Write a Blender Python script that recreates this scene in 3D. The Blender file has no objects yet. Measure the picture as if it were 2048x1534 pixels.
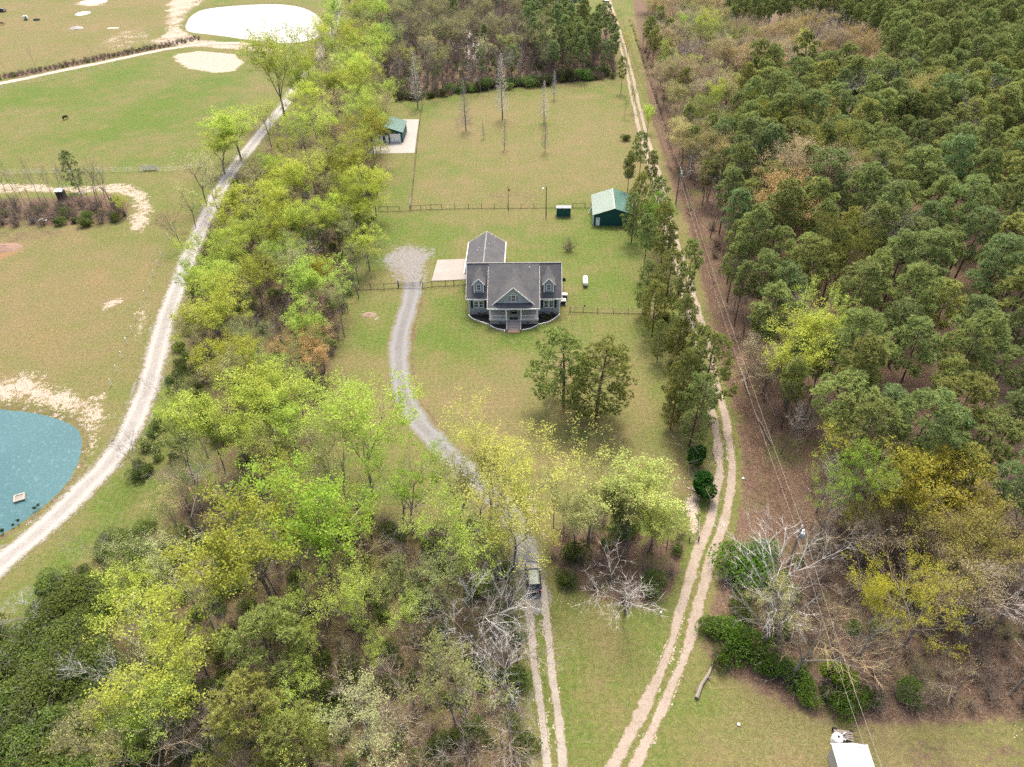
import bpy, math, random
import numpy as np
from mathutils import Vector, Matrix
# ------------------------------------------------------------------ camera
SC = bpy.context.scene
COL = SC.collection
H = 77.0; TH = math.radians(38.8); ROLL = math.radians(1.5); F = 1420.0
_r0 = np.array([1, 0, 0.]); _u0 = np.array([0, math.sin(TH), math.cos(TH)])
FW = np.array([0, math.cos(TH), -math.sin(TH)])
RT = math.cos(ROLL) * _r0 - math.sin(ROLL) * _u0
UP = math.cos(ROLL) * _u0 + math.sin(ROLL) * _r0
cam_d = bpy.data.cameras.new('camera'); cam = bpy.data.objects.new('camera', cam_d); COL.objects.link(cam)
M = Matrix(((RT[0], UP[0], -FW[0], 0), (RT[1], UP[1], -FW[1], 0), (RT[2], UP[2], -FW[2], H), (0, 0, 0, 1)))
cam.matrix_world = M
cam_d.sensor_width = 36; cam_d.lens = 36 * F / 2048; cam_d.clip_start = 1; cam_d.clip_end = 20000
SC.camera = cam
# ------------------------------------------------------------------ sky, sun, exposure
SUN_EL, SUN_AZ = 60.0, 6.0          # hazy sun beyond the house, almost due north
W = bpy.data.worlds.new('World'); SC.world = W; W.use_nodes = True
wn = W.node_tree; wn.nodes.clear()
sky = wn.nodes.new('ShaderNodeTexSky'); sky.sky_type = 'NISHITA'; sky.sun_disc = False
sky.sun_elevation = math.radians(SUN_EL); sky.sun_rotation = math.radians(SUN_AZ)
sky.air_density = 1.0; sky.dust_density = 9.0; sky.ozone_density = 0.6; sky.altitude = 80
bg = wn.nodes.new('ShaderNodeBackground'); bg.inputs[1].default_value = 0.15
wo = wn.nodes.new('ShaderNodeOutputWorld')
wn.links.new(sky.outputs[0], bg.inputs[0]); wn.links.new(bg.outputs[0], wo.inputs[0])
sd = bpy.data.lights.new('sun', 'SUN'); sd.energy = 1.5; sd.angle = math.radians(12); sd.color = (1.0, 0.93, 0.80)
sun = bpy.data.objects.new('sun', sd); COL.objects.link(sun)
_e, _a = math.radians(SUN_EL), math.radians(SUN_AZ)
_sd = Vector((math.sin(_a) * math.cos(_e), math.cos(_a) * math.cos(_e), math.sin(_e)))
sun.rotation_euler = _sd.to_track_quat('Z', 'Y').to_euler(); sun.location = (0, 0, 200)
vs = SC.view_settings
vs.view_transform = 'Standard'; vs.look = 'None'; vs.gamma = 1; vs.use_curve_mapping = False; vs.exposure = 1.26
SC.render.engine = 'CYCLES'
cy = SC.cycles
cy.max_bounces = 6; cy.diffuse_bounces = 3; cy.glossy_bounces = 3; cy.transmission_bounces = 4; cy.transparent_max_bounces = 8
cy.use_denoising = False; cy.adaptive_threshold = .004; cy.volume_bounces = 0; cy.caustics_reflective = False; cy.caustics_refractive = False

# ------------------------------------------------------------------ helpers
def P(px, py, z=0.0):
    """the point of the place, at height z, that the photograph shows at a pixel (surveying from the drone's position)"""
    d = FW * F + RT * (px - 1024) + UP * (767 - py)
    t = (z - H) / d[2]
    return np.array([d[0] * t, d[1] * t, z])
def G2(l): return [tuple(P(a, b)[:2]) for a, b in l]
def smooth(pts, n=6, closed=False):
    p = np.array(pts, float); out = []
    m = len(p)
    for i in range(m if closed else m - 1):
        p0 = p[(i - 1) % m] if closed or i > 0 else p[0]
        p1 = p[i]; p2 = p[(i + 1) % m]
        p3 = p[(i + 2) % m] if closed or i + 2 < m else p2
        for k in range(n):
            t = k / n
            out.append(0.5 * ((2 * p1) + (-p0 + p2) * t + (2 * p0 - 5 * p1 + 4 * p2 - p3) * t * t + (-p0 + 3 * p1 - 3 * p2 + p3) * t ** 3))
    if not closed: out.append(p[-1])
    return np.array(out)
class MB:
    def __init__(s): s.v = []; s.f = []; s.m = []; s.r = []; s.mi = 0
    def face(s, pts):
        n = len(s.v); s.v.extend([tuple(p) for p in pts]); s.f.append(tuple(range(n, n + len(pts)))); s.m.append(s.mi)
    def box(s, x0, x1, y0, y1, z0, z1):
        n = len(s.v)
        s.v += [(x0, y0, z0), (x1, y0, z0), (x1, y1, z0), (x0, y1, z0), (x0, y0, z1), (x1, y0, z1), (x1, y1, z1), (x0, y1, z1)]
        for q in ((0, 3, 2, 1), (4, 5, 6, 7), (0, 1, 5, 4), (1, 2, 6, 5), (2, 3, 7, 6), (3, 0, 4, 7)):
            s.f.append(tuple(n + i for i in q)); s.m.append(s.mi)
        return s
    def prism(s, poly, d):
        """poly: 3D points of one face (planar), extruded by vector d"""
        n = len(s.v); k = len(poly); d = np.array(d)
        s.v += [tuple(p) for p in poly] + [tuple(np.array(p) + d) for p in poly]
        s.f.append(tuple(range(n + k - 1, n - 1, -1))); s.f.append(tuple(range(n + k, n + 2 * k)))
        s.m += [s.mi] * 2
        for i in range(k):
            j = (i + 1) % k
            s.f.append((n + i, n + j, n + k + j, n + k + i)); s.m.append(s.mi)
        return s
    def tube(s, pts, rad, n=4, cap=False):
        P_ = [Vector(p) for p in pts]
        base = len(s.v); k = len(P_)
        if not hasattr(rad, '__len__'): rad = [rad] * k
        for i, p in enumerate(P_):
            d = (P_[min(i + 1, k - 1)] - P_[max(i - 1, 0)])
            if d.length < 1e-9: d = Vector((0, 0, 1))
            d.normalize()
            a = d.orthogonal().normalized() if i == 0 else (a - d * a.dot(d)).normalized()
            b = d.cross(a)
            for j in range(n):
                t = 2 * math.pi * j / n
                q = p + (a * math.cos(t) + b * math.sin(t)) * rad[i]
                s.v.append((q.x, q.y, q.z))
        for i in range(k - 1):
            for j in range(n):
                j2 = (j + 1) % n
                s.f.append((base + i * n + j, base + i * n + j2, base + (i + 1) * n + j2, base + (i + 1) * n + j)); s.m.append(s.mi)
        if cap:
            s.f.append(tuple(base + j for j in range(n - 1, -1, -1))); s.f.append(tuple(base + (k - 1) * n + j for j in range(n))); s.m += [s.mi] * 2
        return s
    def lathe(s, prof, n=12, c=(0, 0)):
        base = len(s.v)
        for r, z in prof:
            for j in range(n):
                t = 2 * math.pi * j / n
                s.v.append((c[0] + r * math.cos(t), c[1] + r * math.sin(t), z))
        for i in range(len(prof) - 1):
            for j in range(n):
                j2 = (j + 1) % n
                s.f.append((base + i * n + j, base + i * n + j2, base + (i + 1) * n + j2, base + (i + 1) * n + j)); s.m.append(s.mi)
        return s
    def xf(s, fn, start=0):
        for i in range(start, len(s.v)): s.v[i] = tuple(fn(s.v[i]))
        return s
    def mesh(s, name, mats, smooth_=False, rnd=False):
        me = bpy.data.meshes.new(name); me.from_pydata(s.v, [], s.f)
        for m in (mats if isinstance(mats, (list, tuple)) else [mats]): me.materials.append(m)
        if any(s.m): me.polygons.foreach_set('material_index', s.m)
        if smooth_: me.polygons.foreach_set('use_smooth', [True] * len(me.polygons))
        return me
    def build(s, name, mat, parent=None, smooth_=False, kind=None, loc=None):
        o = bpy.data.objects.new(name, s.mesh(name, mat, smooth_)); COL.objects.link(o)
        if parent: o.parent = parent
        if kind: o['kind'] = kind
        if loc is not None: o.location = loc
        return o
def tag(o, label, cat, group=None):
    o['label'] = label; o['category'] = cat
    if group: o['group'] = group
    return o
def empty(name, loc, rz=0.0, label=None, cat=None, group=None, par=None):
    o = bpy.data.objects.new(name, None); COL.objects.link(o); o.location = loc; o.rotation_euler = (0, 0, rz); o.empty_display_size = .3
    if label: tag(o, label, cat, group)
    if par: o.parent = par
    return o
def copy_obj(o, parent=None):
    c = o.copy(); COL.objects.link(c)
    if parent is not None: c.parent = parent
    return c
def copy_tree(o, parent=None):
    c = copy_obj(o, parent)
    for ch in o.children: copy_tree(ch, c)
    return c

# ------------------------------------------------------------------ materials
class NT:
    def __init__(s, name):
        s.mat = bpy.data.materials.new(name); s.mat.use_nodes = True
        s.t = s.mat.node_tree; s.t.nodes.clear()
        s.out = s.t.nodes.new('ShaderNodeOutputMaterial')
    def n(s, typ, **k):
        o = s.t.nodes.new(typ)
        for a, b in k.items(): setattr(o, a, b)
        return o
    def l(s, a, b): s.t.links.new(a, b)
    def val(s, x, sock):
        if hasattr(x, 'is_output') or isinstance(x, bpy.types.NodeSocket): s.l(x, sock)
        else: sock.default_value = x
    def math(s, op, a, b=0.0, clamp=False):
        o = s.n('ShaderNodeMath', operation=op, use_clamp=clamp); s.val(a, o.inputs[0]); s.val(b, o.inputs[1]); return o.outputs[0]
    def noise(s, scale, detail=3, rough=.55, vec=None, dist=0.0):
        o = s.n('ShaderNodeTexNoise'); o.inputs['Scale'].default_value = scale; o.inputs['Detail'].default_value = detail
        o.inputs['Roughness'].default_value = rough; o.inputs['Distortion'].default_value = dist
        if vec is not None: s.l(vec, o.inputs['Vector'])
        return o.outputs['Fac']
    def mix(s, f, a, b, mode='MIX'):
        o = s.n('ShaderNodeMix', data_type='RGBA', blend_type=mode); o.clamp_factor = True
        s.val(f, o.inputs[0])
        for x, i in ((a, 6), (b, 7)):
            if isinstance(x, tuple): o.inputs[i].default_value = (*x[:3], 1)
            else: s.l(x, o.inputs[i])
        return o.outputs[2]
    def rng(s, x, a, b, c=0.0, d=1.0, smooth_=False):
        o = s.n('ShaderNodeMapRange', interpolation_type='SMOOTHSTEP' if smooth_ else 'LINEAR'); s.val(x, o.inputs[0])
        for i, q in enumerate((a, b, c, d)): o.inputs[i + 1].default_value = q
        return o.outputs[0]
    def scale(s, col, f):
        o = s.n('ShaderNodeVectorMath', operation='SCALE')
        if isinstance(col, tuple): o.inputs[0].default_value = col[:3]
        else: s.l(col, o.inputs[0])
        s.val(f, o.inputs['Scale']); return o.outputs[0]
    def pos(s):
        return s.n('ShaderNodeNewGeometry').outputs['Position']
    def obj(s):
        return s.n('ShaderNodeTexCoord').outputs['Object']
    def bsdf(s, col, rough=.8, metal=0.0, spec=.3, normal=None, coat=0.0):
        o = s.n('ShaderNodeBsdfPrincipled'); s.val(col if not isinstance(col, tuple) else (*col[:3], 1), o.inputs['Base Color'])
        s.val(rough, o.inputs['Roughness']); o.inputs['Metallic'].default_value = metal; o.inputs['Specular IOR Level'].default_value = spec
        o.inputs['Coat Weight'].default_value = coat
        if normal is not None: s.l(normal, o.inputs['Normal'])
        s.l(o.outputs[0], s.out.inputs[0]); return o
    def bump(s, h, strength=.3, dist=.1):
        o = s.n('ShaderNodeBump'); o.inputs['Strength'].default_value = strength; o.inputs['Distance'].default_value = dist; s.l(h, o.inputs['Height']); return o.outputs[0]
def mat(name, col, rough=.8, var=.18, scale=2.0, metal=0.0, spec=.3, fine=30.0, coat=0.0, bump=0.0):
    t = NT(name); v = t.obj()
    f = t.math('ADD', t.math('MULTIPLY', t.noise(scale, 4, .6, v), .6), t.math('MULTIPLY', t.noise(fine, 2, .5, v), .4))
    c = t.scale(col, t.rng(f, .3, .7, 1 - var, 1 + var))
    t.bsdf(c, rough, metal, spec, t.bump(f, bump, .05) if bump else None, coat)
    return t.mat
# ------------------------------------------------------------------ ground layout (metres, from surveyed outlines)
def poly_sd(X, Y, poly):
    """signed distance to a polygon, positive inside"""
    p = np.asarray(poly, float); n = len(p)
    d2 = np.full(X.shape, 1e18); ins = np.zeros(X.shape, bool)
    for i in range(n):
        a = p[i]; b = p[(i + 1) % n]
        ex, ey = b - a; L2 = ex * ex + ey * ey + 1e-12
        wx, wy = X - a[0], Y - a[1]
        t = np.clip((wx * ex + wy * ey) / L2, 0, 1)
        d2 = np.minimum(d2, (wx - t * ex) ** 2 + (wy - t * ey) ** 2)
        c = ((a[1] > Y) != (b[1] > Y)) & (X < (b[0] - a[0]) * (Y - a[1]) / ((b[1] - a[1]) if abs(b[1] - a[1]) > 1e-12 else 1e-12) + a[0])
        ins ^= c
    d = np.sqrt(d2)
    return np.where(ins, d, -d)
def line_d(X, Y, line):
    p = np.asarray(line, float); d2 = np.full(X.shape, 1e18)
    for i in range(len(p) - 1):
        a = p[i]; b = p[i + 1]
        ex, ey = b - a; L2 = ex * ex + ey * ey + 1e-12
        wx, wy = X - a[0], Y - a[1]
        t = np.clip((wx * ex + wy * ey) / L2, 0, 1)
        d2 = np.minimum(d2, (wx - t * ex) ** 2 + (wy - t * ey) ** 2)
    return np.sqrt(d2)
def sstep(x): x = np.clip(x, 0, 1); return x * x * (3 - 2 * x)

GRAVEL_ROAD = smooth(G2([(-60, 1190), (0, 1128), (60, 1080), (120, 1025), (175, 968), (218, 925), (255, 868), (282, 810), (303, 750), (318, 690), (332, 640), (350, 590), (370, 535), (388, 490), (410, 440), (436, 388), (462, 345), (492, 305), (518, 272), (545, 238), (574, 203), (600, 165), (630, 120), (655, 80), (672, 40), (676, 0), (680, -40), (684, -80)]), 5)
DRIVE = smooth(G2([(822, 562), (824, 578), (818, 610), (806, 650), (798, 690), (797, 730), (803, 770), (816, 808), (838, 845), (880, 892), (935, 942), (985, 990), (1022, 1035), (1045, 1080), (1056, 1120), (1066, 1165), (1071, 1200)]), 5)
RUT_A = smooth(G2([(1052, 1150), (1054, 1190), (1059, 1243), (1067, 1320), (1078, 1390), (1087, 1460), (1095, 1534), (1103, 1620), (1108, 1700)]), 4)
RUT_B = smooth(G2([(1082, 1160), (1087, 1200), (1093, 1243), (1102, 1320), (1111, 1390), (1118, 1460), (1126, 1534), (1134, 1620), (1140, 1700)]), 4)
LANE = [(1247, 1534), (1300, 1430), (1350, 1318), (1381, 1209), (1408, 1110), (1436, 1039), (1449, 960), (1449, 896), (1436, 824), (1423, 770), (1411, 720), (1397, 660), (1380, 600), (1367, 548), (1350, 500), (1338, 450), (1325, 405), (1312, 350), (1297, 300), (1285, 262), (1276, 225), (1268, 190), (1260, 150), (1250, 110), (1240, 75), (1229, 40), (1219, 10), (1208, -30), (1195, -70)]
LANE_W = smooth(G2([(1180, 1680), (1205, 1620)] + LANE), 5)
def offset(line, d):
    p = np.asarray(line); t = np.gradient(p, axis=0); t /= np.linalg.norm(t, axis=1)[:, None] + 1e-9
    return p + np.stack([t[:, 1], -t[:, 0]], 1) * (d if np.isscalar(d) else np.asarray(d)[:, None])
FARM_ROAD = smooth(G2([(-60, 178), (0, 167), (60, 155), (130, 140), (200, 126), (270, 111), (330, 99), (400, 89), (455, 86), (505, 88)]), 5)
DITCH = smooth(G2([(1236, 20), (1262, 110), (1288, 180), (1312, 235), (1335, 300), (1362, 370), (1385, 430), (1402, 490), (1418, 560), (1436, 620), (1450, 680), (1470, 740), (1492, 800), (1515, 870), (1545, 950), (1580, 1040), (1600, 1090)]), 4)
POND_TOP = smooth(G2([(372, 55), (380, 35), (408, 18), (470, 10), (550, 7), (600, 13), (632, 28), (647, 48), (643, 66), (620, 78), (580, 84), (520, 81), (465, 73), (420, 67), (385, 63)]), 4, True)
POND_TEAL = smooth(G2([(-200, 800), (-80, 806), (0, 817), (60, 823), (112, 836), (148, 853), (160, 880), (152, 925), (125, 970), (80, 1012), (30, 1048), (-20, 1076), (-100, 1130), (-300, 1180), (-450, 1000), (-380, 850)]), 4, True)
POND_WOOD = smooth(G2([(900, 88), (905, 70), (925, 58), (948, 62), (958, 85), (962, 112), (945, 118), (922, 110)]), 3, True)
LAWN = [(690, 575), (755, 418), (765, 320), (785, 215), (850, 200), (1000, 180), (1230, 160), (1262, 300), (1262, 400), (1290, 480), (1310, 620), (1335, 760), (1362, 900), (1370, 985), (1300, 985), (1080, 985), (1000, 960), (900, 900), (800, 880), (700, 900), (640, 860), (660, 760), (672, 650)]

# channels: 0 sand, 1 litter, 2 green, 3 tan ; 4 pale gravel, 5 red straw, 6 mulch, 7 mown
STROKES = []
def st(ch, poly, val, feather): STROKES.append((ch, np.array(G2(poly)), val, feather))
# base values set below; woods floors
st(1, [(1255, -60), (1285, 120), (1307, 250), (1346, 380), (1378, 470), (1400, 560), (1420, 650), (1438, 740), (1455, 830), (1468, 920), (1478, 1000), (1462, 1060), (1440, 1130), (1400, 1260), (1420, 1330), (1520, 1390), (1640, 1440), (1760, 1455), (1900, 1450), (2400, 1420), (2900, 900), (2400, 200), (2000, -60)], 1.0, 2.0)
st(1, [(365, 520), (345, 640), (390, 760), (430, 830), (410, 930), (370, 1000), (320, 1040), (250, 1120), (110, 1230), (-80, 1330), (-80, 1700), (1050, 1700), (1080, 1560), (1055, 1300), (1035, 1200), (1015, 1090), (985, 1060), (940, 1050), (860, 1070), (760, 1060), (690, 980), (640, 900), (660, 800), (675, 690), (690, 560), (720, 460), (750, 400), (755, 330), (770, 230), (640, 130), (590, 190), (540, 260), (480, 350), (420, 450)], .52, 2.5)
st(1, [(1100, 1090), (1130, 1060), (1240, 1060), (1370, 1080), (1385, 1120), (1350, 1190), (1290, 1215), (1190, 1200), (1115, 1150)], .9, 2)
st(1, [(760, 215), (790, 202), (1000, 178), (1235, 155), (1225, 60), (1100, 40), (1050, 10), (900, -70), (700, -70), (700, 60), (730, 150)], .95, 3)
st(1, [(-60, 400), (100, 395), (240, 385), (262, 410), (250, 442), (120, 452), (0, 455), (-60, 460)], .85, 2)
st(1, [(0, 458), (160, 452), (250, 446), (120, 475), (40, 490), (-40, 500)], .5, 4)
st(1, [(0, 150), (60, 140), (200, 112), (330, 88), (400, 76), (395, 84), (320, 98), (200, 122), (60, 152), (0, 162)], .8, 2)
st(1, [(700, 470), (690, 560), (672, 660), (655, 760), (640, 850), (628, 850), (640, 740), (660, 640), (672, 560), (690, 470)], .8, 1.5)
st(1, [(846, 575), (850, 600), (834, 660), (826, 710), (832, 760), (845, 800), (876, 842), (900, 870), (890, 880), (858, 846), (830, 810), (815, 765), (812, 710), (820, 655), (833, 600), (836, 575)], .75, 1.0)
st(1, [(1125, 830), (1250, 815), (1300, 850), (1260, 890), (1180, 880), (1110, 850)], .38, 4)  # shadow of the lawn pine pair, painted through the litter channel
st(1, [(965, 385), (1015, 378), (1070, 380), (1085, 395), (1060, 408), (1000, 408), (970, 398)], .45, 3)
st(1, [(905, 235), (930, 228), (952, 242), (950, 262), (925, 268), (905, 255)], .45, 2)
st(1, [(990, 300), (1010, 292), (1030, 302), (1010, 310)], .4, 2)
st(1, [(820, 420), (832, 330), (846, 215), (842, 215), (826, 330), (815, 420)], .5, .6)
st(1, [(1310, 600), (1330, 720), (1355, 860), (1375, 985), (1360, 985), (1338, 860), (1318, 720), (1300, 600)], .6, 1.5)
st(1, [(1700, 1445), (1900, 1440), (2100, 1430), (2100, 1700), (1900, 1700), (1740, 1500)], .52, 6)
# lush grass
st(2, [(700, 470), (780, 430), (900, 430), (1000, 440), (1180, 450), (1290, 480), (1300, 600), (1180, 615), (1130, 560), (1010, 470), (940, 480), (880, 520), (800, 500), (760, 560), (700, 560)], .30, 8)
st(2, [(850, 590), (930, 580), (950, 640), (1020, 665), (1120, 640), (1290, 640), (1300, 680), (1180, 700), (1000, 700), (900, 720), (850, 700)], .32, 6)
st(2, [(690, 590), (790, 590), (800, 640), (780, 740), (740, 740), (700, 660)], .25, 6)
st(2, [(790, 340), (830, 320), (820, 410), (770, 410)], .28, 4)
st(2, [(-60, 150), (200, 132), (380, 110), (500, 140), (510, 200), (430, 280), (330, 330), (100, 330), (-60, 320)], .20, 12)
st(2, [(300, 170), (480, 150), (480, 210), (360, 230), (290, 210)], .2, 8)
st(2, [(1120, 1180), (1260, 1230), (1340, 1200), (1330, 1300), (1250, 1440), (1180, 1560), (1120, 1560), (1100, 1300)], .16, 4)
st(2, [(1330, 1430), (1400, 1300), (1450, 1360), (1480, 1420), (1400, 1480)], .2, 3)
st(2, [(1180, 1050), (1400, 1000), (1420, 1060), (1370, 1180), (1320, 1260), (1270, 1220)], .35, 3)
st(2, [(1280, 640), (1320, 720), (1345, 860), (1310, 960), (1290, 780)], .18, 4)
st(2, [(240, 880), (330, 760), (400, 800), (400, 940), (300, 1040), (180, 1120), (60, 1200), (160, 1050)], .35, 3)
st(2, [(700, 500), (720, 560), (690, 600), (680, 560)], .35, 2)
st(2, [(780, 210), (900, 195), (960, 190), (880, 230), (850, 240)], .22, 6)
st(2, [(1110, 0), (1215, 0), (1235, 60), (1120, 60)], .35, 10)
st(2, [(880, -40), (1000, -40), (980, 50), (900, 55)], .3, 10)
# dry straw colour
st(3, [(830, 340), (900, 240), (1200, 190), (1255, 330), (1240, 400), (840, 400)], .25, 10)
st(3, [(830, 740), (1050, 720), (1180, 880), (1300, 900), (1340, 990), (1060, 1000), (900, 890)], .30, 8)
st(3, [(640, 650), (760, 720), (790, 860), (640, 900)], .22, 6)
st(3, [(1100, 1190), (1250, 1300), (1180, 1560), (1120, 1560)], .12, 4)
st(3, [(-60, 0), (380, 0), (300, 90), (0, 150)], .32, 10)
st(3, [(1350, 1560), (1560, 1440), (1760, 1480), (1900, 1600)], .35, 5)
st(3, [(-60, 500), (250, 480), (330, 500), (290, 640), (200, 760), (-60, 760)], .32, 8)
st(5, [(160, 545), (215, 520), (245, 545), (230, 590), (180, 600), (150, 580)], .38, 5)
st(5, [(270, 520), (320, 530), (300, 580), (250, 570)], .4, 4)
st(5, [(30, 660), (110, 640), (165, 650), (130, 700), (50, 720), (10, 700)], .38, 6)
st(5, [(0, 485), (40, 485), (38, 505), (0, 520), (-40, 520)], .9, 2)
st(5, [(813, 720), (822, 700), (826, 760), (845, 810), (830, 805), (815, 765)], .7, .8)
# sand and bare soil
st(0, [(350, 108), (400, 102), (470, 108), (488, 125), (470, 142), (430, 146), (380, 138), (350, 122)], 1.0, 2)
st(0, [(300, 90), (330, 60), (330, 10), (345, -40), (440, -40), (400, 10), (372, 30), (362, 55), (400, 78), (520, 92), (580, 98), (560, 110), (480, 100), (400, 95)], .72, 3)
st(0, [(180, 90), (240, 60), (300, 50), (310, 80), (230, 105)], .45, 5)
st(0, [(155, 0), (210, -5), (210, 10), (160, 14)], .9, 1.5)
st(0, [(-60, 365), (60, 366), (140, 372), (200, 368), (262, 364), (296, 385), (308, 410), (300, 440), (290, 470), (258, 465), (250, 440), (266, 425), (262, 398), (230, 388), (140, 388), (40, 386), (-60, 392)], .66, 2)
st(0, [(200, 605), (225, 595), (250, 590), (258, 600), (235, 612), (205, 622)], .7, 1.5)
st(0, [(-60, 750), (60, 740), (130, 775), (190, 790), (220, 830), (195, 890), (170, 920), (165, 870), (150, 848), (110, 828), (60, 815), (-60, 805)], .70, 4)
st(0, [(170, 790), (215, 780), (220, 830), (195, 890), (165, 930), (165, 870)], .60, 2)
st(0, [(270, 620), (305, 590), (312, 610), (285, 680), (262, 720), (250, 720), (262, 670)], .52, 2)
st(0, [(160, 900), (180, 930), (110, 1010), (20, 1085), (0, 1070), (60, 1030), (120, 980)], .42, 2)
st(0, [(1375, 960), (1398, 975), (1402, 1080), (1378, 1085), (1368, 1010)], .72, 1.2)
st(0, [(725, 622), (745, 622), (765, 635), (762, 645), (735, 640)], .55, 1)
st(0, [(770, 520), (800, 530), (805, 560), (785, 565), (770, 545)], .5, 2)
st(0, [(1080, 985), (1090, 1060), (1100, 1100), (1085, 1090), (1050, 1010), (1040, 985)], .6, 1)
st(0, [(1090, 805), (1105, 795), (1110, 820), (1098, 830)], .5, 1)
st(0, [(1110, 1180), (1180, 1195), (1150, 1215), (1100, 1210)], .45, 1.5)
st(0, [(1990, 1440), (2060, 1440), (2060, 1500), (2000, 1480)], .5, 2)
st(0, [(780, 415), (830, 412), (1090, 408), (1180, 405), (1180, 412), (1000, 416), (800, 420)], .25, 1)
st(0, [(1260, 1180), (1140, 1130), (1230, 1190)], .2, 2)
st(4, [(765, 520), (785, 492), (830, 485), (865, 500), (860, 530), (850, 565), (815, 572), (795, 570), (775, 550)], .92, 4.0)
st(4, [(1030, 1090), (1075, 1090), (1092, 1150), (1085, 1200), (1040, 1190), (1034, 1130)], .8, 1.2)
# ------------------------------------------------------------------ ground mesh
def axis(fine0, fine1, step, lo, hi, grow=1.22):
    a = [fine0]
    while a[-1] < fine1: a.append(a[-1] + step(a[-1]))
    s = step(a[-1]); x = a[-1]
    while x < hi: s *= grow; x += s; a.append(x)
    s = step(fine0); x = fine0; b = []
    while x > lo: s *= grow; x -= s; b.append(x)
    return np.array(b[::-1] + a)
def make_ground():
    xs = axis(-72, 62, lambda v: .55, -5200, 5200, 1.045)
    ys = axis(24, 480, lambda v: .42 + .0021 * max(v - 24, 0), -5000, 6000, 1.25)
    X, Y = np.meshgrid(xs, ys)
    nx, ny = len(xs), len(ys)
    A = np.zeros((8,) + X.shape)
    A[2] = .64; A[0] = .05; A[3] = .0
    A[1][(Y > 480)] = .9; A[1][X > 150] = .95
    for ch, p, val, fe in STROKES:
        x0, y0 = p.min(0) - fe * 2; x1, y1 = p.max(0) + fe * 2
        i0, i1 = np.searchsorted(xs, [x0, x1]); j0, j1 = np.searchsorted(ys, [y0, y1])
        if i1 <= i0 or j1 <= j0: continue
        sx, sy = X[j0:j1, i0:i1], Y[j0:j1, i0:i1]
        m = sstep((poly_sd(sx, sy, p) + fe) / (2 * fe)) * val
        a = A[ch][j0:j1, i0:i1]
        if ch == 2: a += m
        else: np.maximum(a, m, out=a)
    def near(line, pad):
        p = np.asarray(line); x0, y0 = p.min(0) - pad; x1, y1 = p.max(0) + pad
        i0, i1 = np.searchsorted(xs, [x0, x1]); j0, j1 = np.searchsorted(ys, [y0, y1])
        return slice(j0, j1), slice(i0, i1)
    Z = np.zeros_like(X)
    def verge(line, half, ch, val, fe):
        s = near(line, half + fe + 1); d = line_d(X[s], Y[s], line)
        np.maximum(A[ch][s], val * sstep((half + fe - d) / fe), out=A[ch][s])
    verge(GRAVEL_ROAD, 1.9, 4, .75, 1.6); verge(DRIVE, 1.6, 4, .7, 1.2)
    verge(offset(LANE_W, -.9), .3, 0, .62, .8); verge(offset(LANE_W, .9), .3, 0, .62, .8)
    verge(RUT_A, .3, 0, .6, .7); verge(RUT_B, .3, 0, .6, .7); verge(FARM_ROAD, 1.6, 0, .65, 1.8)
    s = near(LANE_W, 3); d = line_d(X[s], Y[s], LANE_W); A[1][s] = np.where(d < 2.6, np.minimum(A[1][s], .35), A[1][s])
    s = near(DITCH, 4); d = line_d(X[s], Y[s], DITCH); Z[s] -= .9 * np.exp(-(d / 1.0) ** 2)
    for w in (POND_TOP, POND_TEAL, POND_WOOD):
        s = near(w, 6); sd = poly_sd(X[s], Y[s], w)
        z = np.where(sd > 0, -.35 - .9 * np.clip(sd / 4, 0, 1), -.35 * sstep((sd + 2.2) / 2.2))
        Z[s] = np.minimum(Z[s], z)
        np.maximum(A[1][s], .52 * sstep(1 - np.abs(sd + .8) / 1.6), out=A[1][s])
    s = near(LAWN_W := np.array(G2(LAWN)), 4); A[7][s] = sstep((poly_sd(X[s], Y[s], LAWN_W) + 1) / 2)
    co = np.stack([X, Y, Z], -1).reshape(-1, 3)
    idx = np.arange(nx * ny).reshape(ny, nx)
    q = np.stack([idx[:-1, :-1], idx[:-1, 1:], idx[1:, 1:], idx[1:, :-1]], -1).reshape(-1, 4)
    me = bpy.data.meshes.new('ground'); me.vertices.add(len(co)); me.vertices.foreach_set('co', co.ravel().astype(np.float32))
    me.loops.add(q.size); me.loops.foreach_set('vertex_index', q.ravel().astype(np.int32))
    me.polygons.add(len(q)); me.polygons.foreach_set('loop_start', np.arange(0, q.size, 4, dtype=np.int32))
    me.polygons.foreach_set('loop_total', np.full(len(q), 4, np.int32)); me.update(calc_edges=True)
    for nm, k in (('soil_a', 0), ('soil_b', 4)):
        at = me.color_attributes.new(nm, 'FLOAT_COLOR', 'POINT')
        at.data.foreach_set('color', np.stack([A[k + i].ravel() for i in range(4)], -1).astype(np.float32).ravel())
    o = bpy.data.objects.new('ground', me); COL.objects.link(o); o['kind'] = 'structure'
    return o
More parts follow.
